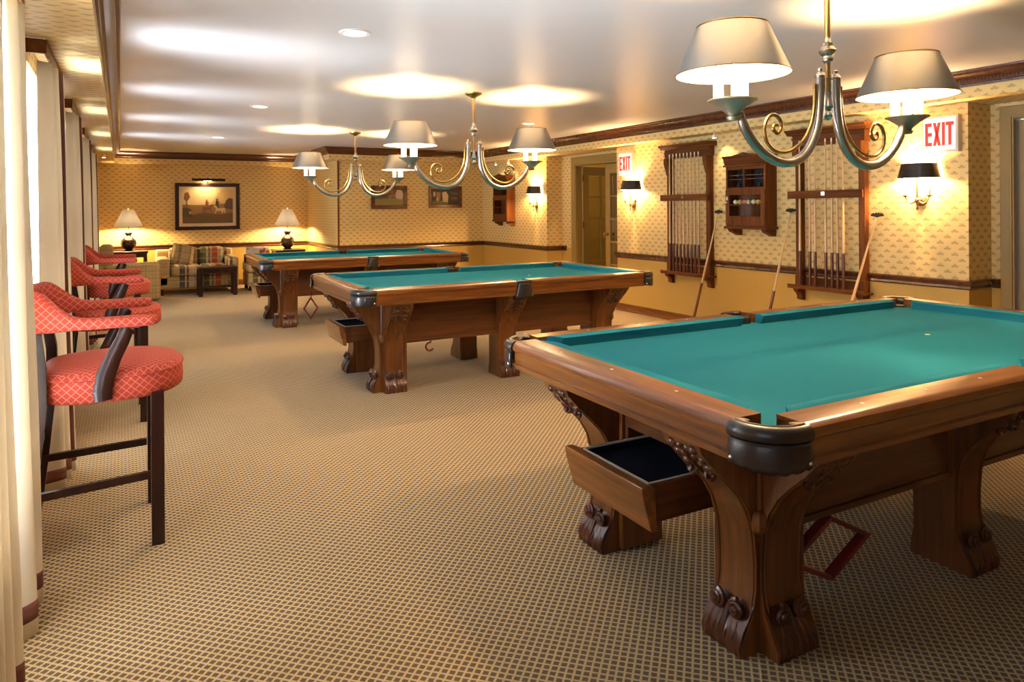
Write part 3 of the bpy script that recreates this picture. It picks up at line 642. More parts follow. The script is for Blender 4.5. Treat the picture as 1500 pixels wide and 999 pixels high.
dup(K1, 'pewter chandelier over the middle pool table, in front of the horse pictures', (2.675, 5.42, CEIL))
dup(K1, 'farthest small pewter chandelier above the table nearest the sofa', (2.67, 8.89, CEIL))
# recessed downlights
def make_dl(label):
    t = thing('downlight', label, 'ceiling light', group='recessed ceiling downlights')
    MB().lathe([(0.062, -0.004), (0.088, -0.004), (0.090, 0.0), (0.060, 0.0), (0.062, -0.004)], (0, 0, 0), 24).build('trim_ring', 'white', t)
    MB().lathe([(0, -0.0025), (0.063, -0.0025), (0.063, -0.0010), (0, -0.0010)], (0, 0, 0), 24).build('lens', 'dl', t)
    light('SPOT', 'downlight_lamp', (0, 0, -0.012), DL_P, (1.0, 0.80, 0.56), t, spot_size=math.radians(95), spot_blend=0.7, shadow_soft_size=0.05)
    return t
DL = [((1.165, 3.87), 'nearest round recessed downlight in the ceiling, at the upper left'), ((1.18, 7.05), 'second round recessed downlight from the front in the left ceiling row'), ((1.18, 10.3), 'farthest round recessed downlight of the left ceiling row, before the sofa wall'),
      ((4.223, 7.08), 'round recessed downlight right of the middle chandelier, near the right wall moulding')]
d = make_dl(DL[0][1]); d.location = (*DL[0][0], CEIL)
for p, l in DL[1:]: dup(d, l, (*p, CEIL))
# pin spots under the bulkhead
def pin(label, loc, aim, pw):
    t = thing('pin_spot', label, 'spotlight', loc, group='tiny white pin spots')
    MB().lathe([(0.008, 0.0), (0.008, -0.02), (0.022, -0.024), (0.026, -0.055), (0.020, -0.057), (0, -0.050)], (0, 0, 0), 14).build('housing', 'white', t)
    MB().lathe([(0, -0.0575), (0.019, -0.0575), (0.019, -0.056), (0, -0.056)], (0, 0, 0), 14).build('lens', 'dl', t)
    dv = Vector(aim).normalized()
    light('SPOT', 'pin_spot_lamp', (0, 0, -0.07), pw, (1.0, 0.74, 0.42), t, spot_size=math.radians(90), spot_blend=0.8, shadow_soft_size=0.02, rot=dv.to_track_quat('-Z', 'Y').to_euler())
pin('tiny white pin spot under the bulkhead, above the gap right of the left cue rack', (5.62, 5.50, ZB), (0.3, -0.3, -1), PIN_P)
pin('left one of two tiny pin spots above the far wall cabinet', (5.62, 10.55, ZB), (0.2, 0, -1), PIN_P * 0.5)
pin('right one of two tiny pin spots above the far wall cabinet', (5.62, 10.10, ZB), (0.2, 0, -1), PIN_P * 0.5)
pin('tiny white pin spot under the left soffit at the far end of the curtains', (-0.20, 11.2, ZB), (-0.3, 0.3, -1), PIN_P * 0.5)
# wall sconces with a black half shade
def make_sconce(label):
    t = thing('wall_sconce', label, 'wall light', group='black shaded wall sconces')      # origin on the wall, facing -x
    MB().lathe([(0.050, 0), (0.050, -0.008), (0.036, -0.016), (0.020, -0.022), (0.018, -0.05)], (0, 0, 1.40), 18, 'x').ball((-0.055, 0, 1.40), 0.024, 10, 7).build('backplate', 'bronze', t)
    MB().lathe([(0, 1.315), (0.006, 1.32), (0.012, 1.332), (0.006, 1.345), (0.008, 1.375), (0.016, 1.39), (0.010, 1.43), (0.007, 1.70), (0.012, 1.715), (0.006, 1.725), (0.010, 1.738), (0, 1.748)], (-0.060, 0, 0), 12).build('stem', 'bronze', t)
    for s in (-1, 1):
        pts = [(-0.060, s * (0.012 + 0.088 * k / 8), 1.395 - 0.030 * math.sin(PI * (k / 8) * 0.75) + 0.055 * (k / 8) ** 3) for k in range(9)]
        MB().tube(pts, 0.0065, 7).lathe([(0.006, 1.425), (0.024, 1.436), (0.026, 1.442), (0.010, 1.444), (0.010, 1.452)], (-0.060, s * 0.10, 0), 12).build('arm', 'bronze', t)
        cd = MB().lathe([(0.010, 1.45), (0.010, 1.52), (0, 1.521)], (-0.060, s * 0.10, 0), 10).build('candle', 'white', t)
        MB().lathe([(0.006, 1.521), (0.014, 1.545), (0.012, 1.57), (0, 1.60)], (-0.060, s * 0.10, 0), 10).build('bulb', 'bulb', cd)
    so = MB().grid(lambda u, v: (-0.012 - (0.150 - 0.024 * v) * math.sin(PI * u) ** 0.75, -(0.168 - 0.030 * v) * math.cos(PI * u), 1.580 + 0.122 * v), 28, 2).build('shade', 'bshade', t, 60)
    MB().grid(lambda u, v: (-0.010 - (0.147 - 0.024 * v) * math.sin(PI * u) ** 0.75, -(0.165 - 0.030 * v) * math.cos(PI * u), 1.581 + 0.120 * v), 28, 2).build('shade_lining', 'white', so, 60)
    for s in (-1, 1): light('POINT', 'sconce_light', (-0.062, s * 0.06, 1.625), SC_P, WARM, t, shadow_soft_size=0.02)
    return t
s1 = make_sconce('brass wall sconce with black shade below the right EXIT sign'); s1.location = (XR, 3.34, 0)
dup(s1, 'brass wall sconce with black shade between the french doors and the left cue rack', (XR, 7.02, 0))
dup(s1, 'farthest brass wall sconce, beside the small dark wall cabinet', (XR, 9.42, 0))
# table lamps
def make_lamp(label):
    t = thing('table_lamp', label, 'lamp', group='brown jar lamps flanking the sofa')
    MB().lathe([(0, 0), (0.075, 0), (0.078, 0.012), (0.055, 0.022), (0.062, 0.03), (0.105, 0.075), (0.122, 0.125), (0.112, 0.175), (0.070, 0.215), (0.040, 0.240), (0.036, 0.252), (0.055, 0.275), (0.062, 0.300), (0.050, 0.325), (0.030, 0.335), (0, 0.338)], (0, 0, 0), 24).build('base', 'jar', t)
    MB().lathe([(0.014, 0.335), (0.010, 0.36), (0.010, 0.43), (0.018, 0.44), (0.018, 0.47), (0, 0.471)], (0, 0, 0), 12).build('neck', 'brass', t)
    sh = MB().grid(lambda u, v: ((0.215 - 0.135 * v) * math.cos(2 * PI * u), (0.215 - 0.135 * v) * math.sin(2 * PI * u), 0.405 + 0.275 * v), 20, 2).build('shade', 'lshade', t, 8)
    MB().lathe([(0, 0.70), (0.009, 0.705), (0.012, 0.695), (0.004, 0.68), (0, 0.68)], (0, 0, 0), 10).tube([(-0.08, 0, 0.679), (0.08, 0, 0.679)], 0.002, 5).build('finial', 'brass', t)
    MB().ball((0, 0, 0.50), 0.028, 12, 8).build('bulb', 'bulb', t)
    light('POINT', 'table_lamp_light', (0, 0, 0.47), LAMP_P, (1.0, 0.70, 0.36), t, shadow_soft_size=0.04); return t
def end_table(label, loc, hz, wd=0.52):
    t = thing('end_table', label, 'side table', loc); h = wd / 2
    bx(-h, h, -h, h, hz - 0.035, hz).build('table_top', 'mahog', t, 0, bevel=0.006)
    bx(-h + 0.03, h - 0.03, -h + 0.03, h - 0.03, hz - 0.10, hz - 0.035).build('apron', 'mahog', t, 0)
    for sx in (-1, 1):
        for sy in (-1, 1): bx(*sorted((sx * (h - 0.06), sx * (h - 0.015))), *sorted((sy * (h - 0.06), sy * (h - 0.015))), 0, hz - 0.035).build('leg', 'mahog', t, 0, bevel=0.004)
    return t
end_table('dark square end table holding the left lamp in the corner', (0.13, 13.1, 0), 0.70); l1 = make_lamp('brown jar lamp with pale pleated shade left of the hunting picture'); l1.location = (0.11, 13.1, 0.70)
end_table('dark end table holding the right lamp behind the farthest pool table', (2.66, 13.1, 0), 0.64); dup(l1, 'brown jar lamp with glowing shade right of the hunting picture', (2.655, 13.1, 0.64)).scale = (1.05, 1.05, 1.08)
# ------------------------------------------------------------------ bar stools
def make_stool(label):
    t = thing('bar_stool', label, 'bar stool', group='coral bar stools along the curtained wall')     # origin on the floor, faces +x
    # seat: rounded front, squarer back
    def outline(k, n=40):
        a = 2 * PI * k / n; c, s = math.cos(a), math.sin(a)
        ex = 0.85 if c > 0 else 0.55
        x = -0.035 + (0.27 if c > 0 else 0.262) * math.copysign(abs(c) ** ex, c); y = (0.285 - (0.03 if c < 0 else 0) * abs(c)) * math.copysign(abs(s) ** (0.85 if c > 0 else 0.6), s)
        return x, y
    n = 40; ring = [outline(k, n) for k in range(n)]; vs = []; fs = []
    lay = [(0.94, 0.608), (1.0, 0.618), (1.012, 0.655), (1.0, 0.700), (0.985, 0.712), (0.93, 0.728), (0.75, 0.739), (0.45, 0.747), (0.15, 0.750)]
    for sc_, z in lay: vs += [(x * sc_, y * sc_, z) for x, y in ring]
    L = len(lay)
    for j in range(L - 1): fs += [(j * n + i, j * n + (i + 1) % n, (j + 1) * n + (i + 1) % n, (j + 1) * n + i) for i in range(n)]
    fs += [tuple(range(n))[::-1], tuple((L - 1) * n + i for i in range(n))]
    so = MB().add(vs, fs).build('seat', 'coral', t, 70)
    for z in (0.704,): MB().tube([(x * 1.0, y * 1.0, z) for x, y in ring + ring[:1]], 0.0055, 5, up=(0, 0, 1)).build('piping', 'coral', so, 60)
    # padded rail: arms running round into the raised back
    N = 44; path = []
    for k in range(N + 1):
        u = k / N * 2 - 1; au = abs(u)
        if au > 0.52:
            f = (au - 0.52) / 0.48; x = -0.10 + 0.225 * f + 0.0; y = math.copysign(0.306 + 0.008 * f, u)
        else:
            a = au / 0.52 * PI / 2; x = -0.10 - 0.255 * math.cos(a) ** 0.9; y = math.copysign(0.306 * math.sin(a) ** 0.8, u)
        path.append((x, y, u))
    vs = []; fs = []; M_ = 12
    for k, (x, y, u) in enumerate(path):
        au = abs(u); bk = max(0.0, min(1.0, (0.50 - au) / 0.26)); bk = bk * bk * (3 - 2 * bk)
        p0 = path[max(0, k - 1)]; p1 = path[min(N, k + 1)]; tx, ty = p1[0] - p0[0], p1[1] - p0[1]; l = math.hypot(tx, ty) or 1; nx, ny = ty / l, -tx / l      # outward
        zc = 0.927 + 0.047 * bk; hz = 0.023 + 0.057 * bk; hw = 0.034 - 0.004 * bk
        end = 1.0 if au < 0.97 else 0.72
        for j in range(M_):
            a = 2 * PI * j / M_; ca, sa = math.cos(a), math.sin(a); q = hw * math.copysign(abs(ca) ** 0.75, ca) * end; r = hz * math.copysign(abs(sa) ** 0.75, sa) * end
            lean = 0.16 * bk * r
            vs.append((x + nx * (q + lean), y + ny * (q + lean), zc + r))
    K = N + 1
    for k in range(N): fs += [(k * M_ + j, k * M_ + (j + 1) % M_, (k + 1) * M_ + (j + 1) % M_, (k + 1) * M_ + j) for j in range(M_)]
    fs += [tuple(range(M_))[::-1], tuple(N * M_ + j for j in range(M_))]
    MB().add(vs, fs).build('padded_arm_rail', 'coral', t, 70)
    # S-shaped arm supports
    for s in (-1, 1):
        MB().tube([(-0.062, s * 0.298, 0.625), (-0.066, s * 0.298, 0.66), (-0.055, s * 0.298, 0.72), (-0.028, s * 0.302, 0.79), (0.002, s * 0.302, 0.85), (0.020, s * 0.302, 0.90), (0.026, s * 0.302, 0.905)], [0.033, 0.036, 0.036, 0.031, 0.028, 0.027, 0.027], 8, flat=0.6, up=(1, 0, 0)).build('arm_support', 'mahog', t, 50)
        # raked back leg, continuing up to the back rail
        MB().tube([(-0.335, s * 0.258, 0.0), (-0.300, s * 0.262, 0.30), (-0.270, s * 0.266, 0.62), (-0.270, s * 0.256, 0.76), (-0.290, s * 0.215, 0.92)], [0.026, 0.027, 0.030, 0.028, 0.024], 4, up=(1, 0, 0)).build('leg', 'mahog', t, 30)
        fl = MB(); a, b = 0.024, 0.020
        fl.add([(0.126 - a, s * 0.235 - a, 0), (0.126 + a, s * 0.235 - a, 0), (0.126 + a, s * 0.235 + a, 0), (0.126 - a, s * 0.235 + a, 0), (0.126 - a, s * 0.235 - a, 0.625), (0.126 + a, s * 0.235 - a, 0.625), (0.126 + a, s * 0.235 + a, 0.625), (0.126 - a, s * 0.235 + a, 0.625)], [(0, 3, 2, 1), (4, 5, 6, 7), (0, 1, 5, 4), (1, 2, 6, 5), (2, 3, 7, 6), (3, 0, 4, 7)])
        fl.build('leg', 'mahog', t, 0, bevel=0.003)
        MB().tube([(-0.302, s * 0.250, 0.272), (0.100, s * 0.235, 0.285)], 0.021, 4, flat=0.7, up=(0, 0, 1)).build('stretcher', 'mahog', t, 0)
    MB().tube([(0.126, -0.225, 0.335), (0.126, 0.225, 0.335)], 0.024, 4, flat=0.7, up=(0, 0, 1)).build('stretcher', 'mahog', t, 0)
    MB().tube([(-0.305, -0.225, 0.38), (-0.305, 0.225, 0.38)], 0.02, 4, flat=0.7, up=(0, 0, 1)).build('stretcher', 'mahog', t, 0)
    return t
b1 = make_stool('nearest coral upholstered bar stool with dark legs, left foreground'); b1.location = (0.0, 3.435, 0)
dup(b1, 'middle of the three coral bar stools, partly hidden behind the nearest one', (0.0, 5.33, 0))
dup(b1, 'farthest coral bar stool, nearest the tan check armchair', (0.0, 7.26, 0))
# ------------------------------------------------------------------ curtains and pelmets
WN = ['nearest window at the left edge', 'second window behind the nearest stool', 'third window behind the middle stool', 'fourth window behind the far stool', 'last window near the sofa corner']
def pleat(y0, y1, z0, z1, pl, ph, lean=0.0):
    def fn(u, v):
        z = z1 - (z1 - z0) * v; y = y0 + (y1 - y0) * u + 0.010 * math.sin(5 * v + ph) * v
        s_ = math.sin(2 * PI * u * pl + ph); s_ = math.copysign(abs(s_) ** 0.8, s_)
        return (-0.312 + lean * u + 0.018 * v + (0.024 + 0.027 * v) * s_ + 0.003 * math.sin(7 * v + 3 * u + ph), y, z)
    return fn
def curtain(label, y0, y1, pl, ph, bands):
    t = thing('curtain', label, 'curtain', (0, 0, 0), group='cream curtains with brown bands')
    f = pleat(y0, y1, 0.012, 2.075, pl, ph, 0.030 if bands else 0.0); n = max(40, int(pl * 16))
    MB().grid(f, n, 24).build('cloth', 'cur', t, 70, solid=0.003)
    zf = lambda z: (2.075 - z) / 2.063
    def band(va, vb, ua=0, ub=1): return lambda u, v: f(ua + (ub - ua) * u, va + (vb - va) * v)
    MB().grid(band(zf(0.118), zf(0.062)), n, 3).build('hem_band', 'hem', t, 70, solid=0.0065)
    if bands: MB().grid(band(0, zf(0.119), *bands), 14, 24).build('edge_band', 'hem', t, 70, solid=0.0065)
    return t
for k, (a, b) in enumerate(WIN):
    curtain('cream banded curtain at the near side of the ' + WN[k], a + 0.05, a + 0.40, 2.6, 2 * PI * (1 - (0.88 * 2.6) % 1), (0.80, 0.95) if k else None)
    if k == 0: curtain('cream banded curtain at the far side of the ' + WN[k], 2.66, 2.94, 1.35, 2 * PI * (1.25 - (0.93 * 1.35) % 1), None)
    else: curtain('cream curtain at the far side of the ' + WN[k], b - 0.24, b + 0.06, 2.3, 1.3 + k * 0.7, None)
    pm = thing('pelmet', 'narrow brown pelmet board above the ' + WN[k], 'pelmet', group='pelmet boards over the windows')
    bx(-0.305, -0.292, a - 0.05, b + 0.05, 2.09, 2.155).build('front_board', 'rack_h', pm, 0, bevel=0.003)
    for q in (a - 0.05, b + 0.037): bx(XL, -0.305, q, q + 0.013, 2.09, 2.155).build('end_board', 'rack_h', pm, 0)
    sh = MB().grid(lambda u, v: (-0.392 + 0.006 * math.sin(u * 60), a + 0.012 + (b - a - 0.024) * u, 2.07 - 2.04 * v), 80, 4)
    tag(sh.build('sheer_curtain', 'sheer', smooth=70), 'thin white sheer hanging inside the ' + WN[k], 'curtain', 'white window sheers')
# ------------------------------------------------------------------ cue racks, cues and bridge sticks on the right wall
XC = 5.655
def make_rack(label, y0, y1):
    """y0 = near end, y1 = far end."""
    t = thing('cue_rack', label, 'cue rack', (0, 0, 0)); xw = XR - 0.002
    o = MB().prism([(5.600, 2.085), (xw, 2.085), (xw, 2.035), (5.640, 2.035), (5.628, 2.055), (5.606, 2.068)], lambda p, q, r: (p, r, q), y0 - 0.055, y1 + 0.055).build('cornice', 'rack_h', t, 20)
    bx(5.668, xw, y0 - 0.015, y1 + 0.015, 1.93, 2.035).build('top_board', 'rack_h', t, 0, bevel=0.003)
    bx(5.661, 5.668, y0 - 0.022, y1 + 0.022, 1.99, 2.005).build('top_bead', 'rack_h', t, 0)
    for y, s in ((y0, 1), (y1, -1)):
        ya, yb = sorted((y, y + s * 0.062)); p = bx(5.690, xw, ya, yb, 0.56, 1.93).build('side_post', 'rack', t, 0, bevel=0.004)
        MB().prism([(0, 1.93), (0.050, 1.93), (0.050, 1.87), (0.035, 1.82), (0.020, 1.79), (0.012, 1.745), (0, 1.735)], lambda q, z, r: (5.690 - q, r, z), ya, yb).build('corbel', 'rack', p, 20)
        bx(5.680, xw, ya - 0.004, yb + 0.004, 0.56, 0.70).build('post_block', 'rack', p, 0, bevel=0.006)
        MB().prism([(0, 0.575), (0.105, 0.575), (0.095, 0.545), (0.060, 0.52), (0.045, 0.49), (0.050, 0.470), (0.02, 0.455), (0, 0.455)], lambda q, z, r: (xw - q, r, z), ya, yb).build('shelf_bracket', 'rack', t, 20)
    bx(5.610, 5.626, y0 - 0.03, y1 + 0.03, 1.43, 1.502).box(5.626, 5.690, y0 + 0.01, y0 + 0.05, 1.44, 1.49).box(5.626, 5.690, y1 - 0.05, y1 - 0.01, 1.44, 1.49).build('clip_bar', 'rack_h', t, 0, bevel=0.003)
    bx(5.6075, 5.610, (y0 + y1) / 2 - 0.018, (y0 + y1) / 2 + 0.018, 1.455, 1.49).build('name_plate', 'chrome', t, 0)
    bx(5.610, xw, y0 - 0.035, y1 + 0.035, 0.572, 0.592).build('shelf', 'rack_h', t, 0, bevel=0.003)
    bx(5.606, 5.622, y0 - 0.035, y1 + 0.035, 0.585, 0.612).build('shelf_lip', 'rack_h', t, 0, bevel=0.003)
    bx(5.725, 5.735, y0 + 0.06, y1 - 0.06, 0.60, 0.68).build('back_rail', 'rack_h', t, 0)
    return t
make_rack('left wooden wall cue rack, filled with a full row of cues', 5.64, 6.335)
make_rack('right wooden wall cue rack, half empty, behind the foreground chandelier', 3.80, 4.52)
def make_cue(label, group):
    t = thing('pool_cue', label, 'pool cue', group=group)
    MB().lathe([(0, 0), (0.0145, 0.001), (0.015, 0.01), (0.0132, 0.34), (0, 0.341)], (0, 0, 0), 10).build('butt', 'butt', t)
    MB().lathe([(0.0132, 0.34), (0.0115, 0.50), (0.0085, 1.05), (0.0068, 1.355), (0, 1.356)], (0, 0, 0), 10).build('shaft', 'maple', t)
    MB().lathe([(0.0068, 1.355), (0.0068, 1.380), (0.0060, 1.386), (0, 1.388)], (0, 0, 0), 10).build('ferrule', 'white', t)
    return t
ORD = ['first', 'second', 'third', 'fourth', 'fifth', 'sixth', 'seventh', 'eighth', 'ninth', 'tenth']
G1, G2 = 'cues in the left rack', 'cues in the right rack'
yl = [6.235 - 0.0585 * k for k in range(9)]; q0 = make_cue('pool cue standing %s from the left in the full left wall rack' % ORD[0], G1); q0.location = (XC - 0.012, yl[0], 0.5925)
for k in range(1, 9):
    dup(q0, 'pool cue standing %s from the left in the full left wall rack' % ORD[k], (XC - 0.012, yl[k], 0.5925), k * 0.7)
yr = [4.435, 4.326, 4.268, 4.156, 4.092, 4.036, 3.979]
for k, y in enumerate(yr):
    c = dup(q0, 'pool cue standing %s from the left in the half empty right wall rack' % ORD[k], (XC - 0.012, y, 0.5925), k * 0.9); c['group'] = G2
def bridge(label, y0, y1, ztop, xb=5.50):
    t = thing('bridge_stick', label, 'bridge stick', (xb, y0, 0), group='bridge sticks leaning on the right wall'); top = Vector((5.712 - xb, y1 - y0, ztop)); P = lambda f: tuple(top * f)
    MB().tube([P(0.004), P(0.40)], [0.016, 0.0135], 10).build('butt', 'butt', t, 60); MB().tube([P(0.40), P(0.98)], [0.0132, 0.007], 10).build('shaft', 'maple', t, 60)
    h = MB(); T = top
    h.prism([(-0.060, -0.012), (-0.052, 0.006), (-0.036, 0.014), (-0.024, 0.004), (-0.012, 0.020), (0.0, 0.008), (0.012, 0.020), (0.024, 0.004), (0.036, 0.014), (0.052, 0.006), (0.060, -0.012), (0.02, -0.018), (0, -0.026), (-0.02, -0.018)], lambda p, q, r: (T.x + r + q * 0.15, T.y + p, T.z + q), -0.005, 0.005)
    h.build('bridge_head', 'iron', t, 0); return t
bridge('long bridge stick leaning left of the wall cabinet, right of the left cue rack', 5.70, 5.535, 1.305, 5.45)
bridge('long bridge stick leaning between the wall cabinet and the right cue rack', 4.76, 4.59, 1.32)
bridge('long pale bridge stick leaning right of the right cue rack', 3.93, 3.70, 1.28, 5.44)
# ------------------------------------------------------------------ wall cabinets
def cabinet(label, yc, z0, z1, wd, dep, balls):
    t = thing('wall_cabinet', label, 'cabinet', (XR - 0.002, yc, 0)); h = wd / 2; zm = z0 + (z1 - z0) * 0.62
    # carcass facing -x
    c = bx(-dep, 0, -h, -h + 0.025, z0, z1).box(-dep, 0, h - 0.025, h, z0, z1).box(-0.012, 0, -h + 0.025, h - 0.025, z0, z1)
    c.box(-dep, -0.012, -h + 0.025, h - 0.025, z0, z0 + 0.03).box(-dep, -0.012, -h + 0.025, h - 0.025, zm - 0.018, zm + 0.018).box(-dep, -0.012, -h + 0.025, h - 0.025, z1 - 0.035, z1)
    c.build('carcass', 'rack', t, 0, bevel=0.003)
    MB().prism([(-dep, z1 + 0.02), (-dep - 0.010, z1 + 0.025), (-dep - 0.030, z1 + 0.085), (-dep - 0.045, z1 + 0.095), (-dep - 0.045, z1 + 0.11), (0, z1 + 0.11), (0, z1 + 0.02)], lambda p, q, r: (p, r, q), -h - 0.01, h + 0.01).build('cornice', 'rack_h', t, 20)
    bx(-dep - 0.022, 0, -h - 0.022, h + 0.022, z1, z1 + 0.02).build('cornice_bead', 'rack_h', t, 0, bevel=0.004)
    MB().prism([(-h * 0.6, z1 + 0.11), (h * 0.6, z1 + 0.11), (h * 0.45, z1 + 0.118), (0.07, z1 + 0.125), (0, z1 + 0.142), (-0.07, z1 + 0.125), (-h * 0.45, z1 + 0.118)], lambda p, q, r: (r, p, q), -dep - 0.03, -dep - 0.005).build('crest', 'trim', t, 0)
    bx(-dep - 0.020, 0, -h - 0.018, h + 0.018, z0 - 0.03, z0).build('base_board', 'rack_h', t, 0, bevel=0.006)
    for s in (-1, 1):
        ya, yb = sorted((s * (h - 0.01), s * (h - 0.07)))
        MB().prism([(0, z0 - 0.03), (-dep + 0.01, z0 - 0.03), (-dep + 0.03, z0 - 0.06), (-dep + 0.06, z0 - 0.07), (-0.03, z0 - 0.10), (0, z0 - 0.10)], lambda p, q, r: (p, r, q), ya, yb).build('bracket', 'rack', t, 20)
    # two pigeon-holed compartments above
    bx(-dep + 0.005, -0.012, 0.012, 0.030, zm + 0.018, z1 - 0.035).build('divider', 'rack', t, 0)
    bx(-0.014, -0.0115, -h + 0.026, h - 0.026, zm + 0.018, z1 - 0.035).build('dark_back', 'black', t, 0)
    for q in (1, 2): 
        zz = zm + 0.018 + (z1 - 0.035 - zm - 0.018) * q / 3 + (0.02 if q == 1 else 0)
        bx(-dep + 0.02, -0.014, -h + 0.025, 0.012, zz, zz + 0.008).box(-dep + 0.02, -0.014, 0.030, h - 0.025, zz, zz + 0.008).build('shelf', 'trim', t, 0)
    # glazed door below
    d = bx(-dep - 0.012, -dep, -h + 0.004, -h + 0.055, z0 + 0.008, zm - 0.004).box(-dep - 0.012, -dep, h - 0.055, h - 0.004, z0 + 0.008, zm - 0.004).box(-dep - 0.012, -dep, -h + 0.055, h - 0.055, z0 + 0.008, z0 + 0.105).box(-dep - 0.012, -dep, -h + 0.055, h - 0.055, zm - 0.06, zm - 0.004).build('door', 'rack', t, 0, bevel=0.003)
    bx(-dep - 0.008, -dep - 0.005, -h + 0.052, h - 0.052, z0 + 0.10, zm - 0.057).build('pane', 'cglass', d, 0)
    bx(-dep - 0.020, -dep - 0.012, h - 0.042, h - 0.022, z0 + 0.27, z0 + 0.31).lathe([(0.008, 0), (0.012, -0.015), (0, -0.022)], (-dep - 0.012, h - 0.032, z0 + 0.245), 10, 'x').build('latch', 'chrome', d, 30)
    zs = z0 + 0.225
    bx(-dep + 0.012, -0.012, -h + 0.025, h - 0.025, zs - 0.012, zs).build('ball_shelf', 'rack_h', t, 0)
    bx(-dep + 0.012, -0.012, -h + 0.025, h - 0.025, z0 + 0.345, z0 + 0.357).build('shelf', 'rack_h', t, 0)
    return t, zs
c1, zs = cabinet('oak wall cabinet with glazed door and pool balls, between the two cue racks', 5.045, 1.155, 1.775, 0.52, 0.165, True)
BC = [(0.75, 0.68, 0.50), (0.62, 0.42, 0.06), (0.55, 0.10, 0.03), (0.66, 0.46, 0.08), (0.72, 0.65, 0.48), (0.60, 0.36, 0.05), (0.70, 0.62, 0.45)]
BN = ['cream', 'yellow', 'red', 'golden', 'ivory', 'amber', 'white']
for k in range(7):
    yy = 5.215 - 0.0565 * k - (0.012 if k > 3 else 0)
    b = MB().ball((0, 0, 0.0255), 0.0255, 14, 8).build('billiard_ball', plain('ball_%d' % k, BC[k], 0.12), loc=(XR - 0.12, yy, zs)); tag(b, '%s ball, %s from the left behind the glass of the cabinet between the cue racks' % (BN[k], ORD[k]), 'ball', 'balls in the wall cabinet')
cabinet('small dark wall cabinet in the far corner beside the farthest sconce', 10.36, 1.16, 1.80, 0.50, 0.15, False)
PW = ['top left', 'top, second from left', 'lower left', 'lower, second from left', 'top, second from right', 'top right', 'lower right']
for k, (yy, zz) in enumerate(((5.20, 1.660), (5.135, 1.660), (5.20, 1.592), (5.125, 1.592), (4.955, 1.665), (4.90, 1.665), (4.93, 1.592))):
    b = MB().lathe([(0, 0), (0.021, 0), (0.023, 0.006), (0.019, 0.042), (0, 0.043)], (0, 0, 0), 12).build('chalk_pot', 'black', loc=(XR - 0.085, yy, (1.6655 if zz > 1.64 else 1.5585)))
    tag(b, 'small dark pot in the cabinet between the cue racks, ' + PW[k], 'pot', 'dark pots in the cabinet')
# ------------------------------------------------------------------ exit signs
def exit_sign(label, yc):
    t = thing('exit_sign', label, 'sign', (XR - 0.002, yc, 1.925), group='lit EXIT signs on the right wall'); w, h, d = 0.285, 0.295, 0.055
    bx(-d, 0, -w / 2, w / 2, -h / 2, h / 2).build('housing', 'signbox', t, 0, bevel=0.006)
    bx(-d - 0.003, -d + 0.001, -w / 2 + 0.02, w / 2 - 0.02, -h / 2 + 0.02, h / 2 - 0.02).build('face', 'signface', t, 0)
    L = MB(); x0, x1 = -d - 0.006, -d - 0.0025; zt, zb = 0.092, -0.092; s_ = 0.014
    def bar(ya, yb, za, zb_): L.box(x0, x1, -yb, -ya, za, zb_)            # reading runs towards -y
    bar(-0.110, -0.088, zb, zt); [bar(-0.088, -0.058, z - s_, z + s_) for z in (zt - s_, 0, zb + s_)]
    for sg in (-1, 1): L.prism([(-0.048, sg * zt), (-0.026, sg * zt), (0.012, -sg * zt), (-0.010, -sg * zt)], lambda p, q, r: (r, -p, q), x0, x1)
    bar(0.022, 0.044, zb, zt); bar(0.052, 0.112, zt - 0.028, zt); bar(0.071, 0.093, zb, zt - 0.028)
    L.build('lettering', 'red', t, 0); return t
exit_sign('lit red and white EXIT sign above the nearest sconce at the right edge', 3.16); exit_sign('lit red and white EXIT sign beside the french doors', 7.125)
# ------------------------------------------------------------------ pictures
def framed(name, label, xc, y, zc, w, h, fw, mat_w, paint, fmat='mahog'):
    t = thing(name, label, 'picture', (xc, y, zc)); a, b = w / 2, h / 2; f = MB()
    for (x0, x1, z0, z1) in ((-a, a, b - fw, b), (-a, a, -b, -b + fw), (-a, -a + fw, -b + fw, b - fw), (a - fw, a, -b + fw, b - fw)): f.box(x0, x1, -0.035, 0, z0, z1)
    f.build('frame', fmat, t, 0, bevel=0.006)
    if mat_w: bx(-a + fw, a - fw, -0.016, -0.002, -b + fw, b - fw).build('mount', plain('cream_mount', (0.66, 0.52, 0.33), 0.8), t, 0)
    iw, ih = a - fw - mat_w, b - fw - mat_w; pr = None
    for k, (col, poly) in enumerate(paint):
        yy = -0.018 - 0.0006 * k
        m_ = MB().prism([(p * iw, q * ih) for p, q in poly], lambda p, q, r: (p, r, q), yy, yy + 0.0005)
        o = m_.build('print' if pr is None else 'print_shape', plain('print_ink', col, 0.7), pr or t, 0); pr = pr or o
    return t
def horse(x, z, s, d=1): return [(x + d * p * s, z + q * s * 1.5) for p, q in [(-0.5, 0.12), (-0.42, 0.26), (-0.1, 0.22), (0.2, 0.26), (0.34, 0.44), (0.44, 0.50), (0.56, 0.36), (0.5, 0.30), (0.40, 0.30), (0.34, 0.10), (0.46, -0.28), (0.36, -0.26), (0.26, -0.02), (-0.12, -0.04), (-0.20, -0.30), (-0.28, -0.28), (-0.30, 0.0), (-0.46, -0.26), (-0.54, -0.22), (-0.44, 0.04)]]
def rider(x, z, s): return [(x + p * s, z + q * s * 1.5) for p, q in [(-0.16, 0.1), (-0.14, 0.52), (-0.06, 0.60), (-0.09, 0.68), (-0.10, 0.76), (0.08, 0.76), (0.08, 0.66), (0.05, 0.60), (0.14, 0.50), (0.30, 0.34), (0.12, 0.34), (0.16, 0.1), (0.20, -0.2), (0.10, -0.2), (0.04, 0.06)]]
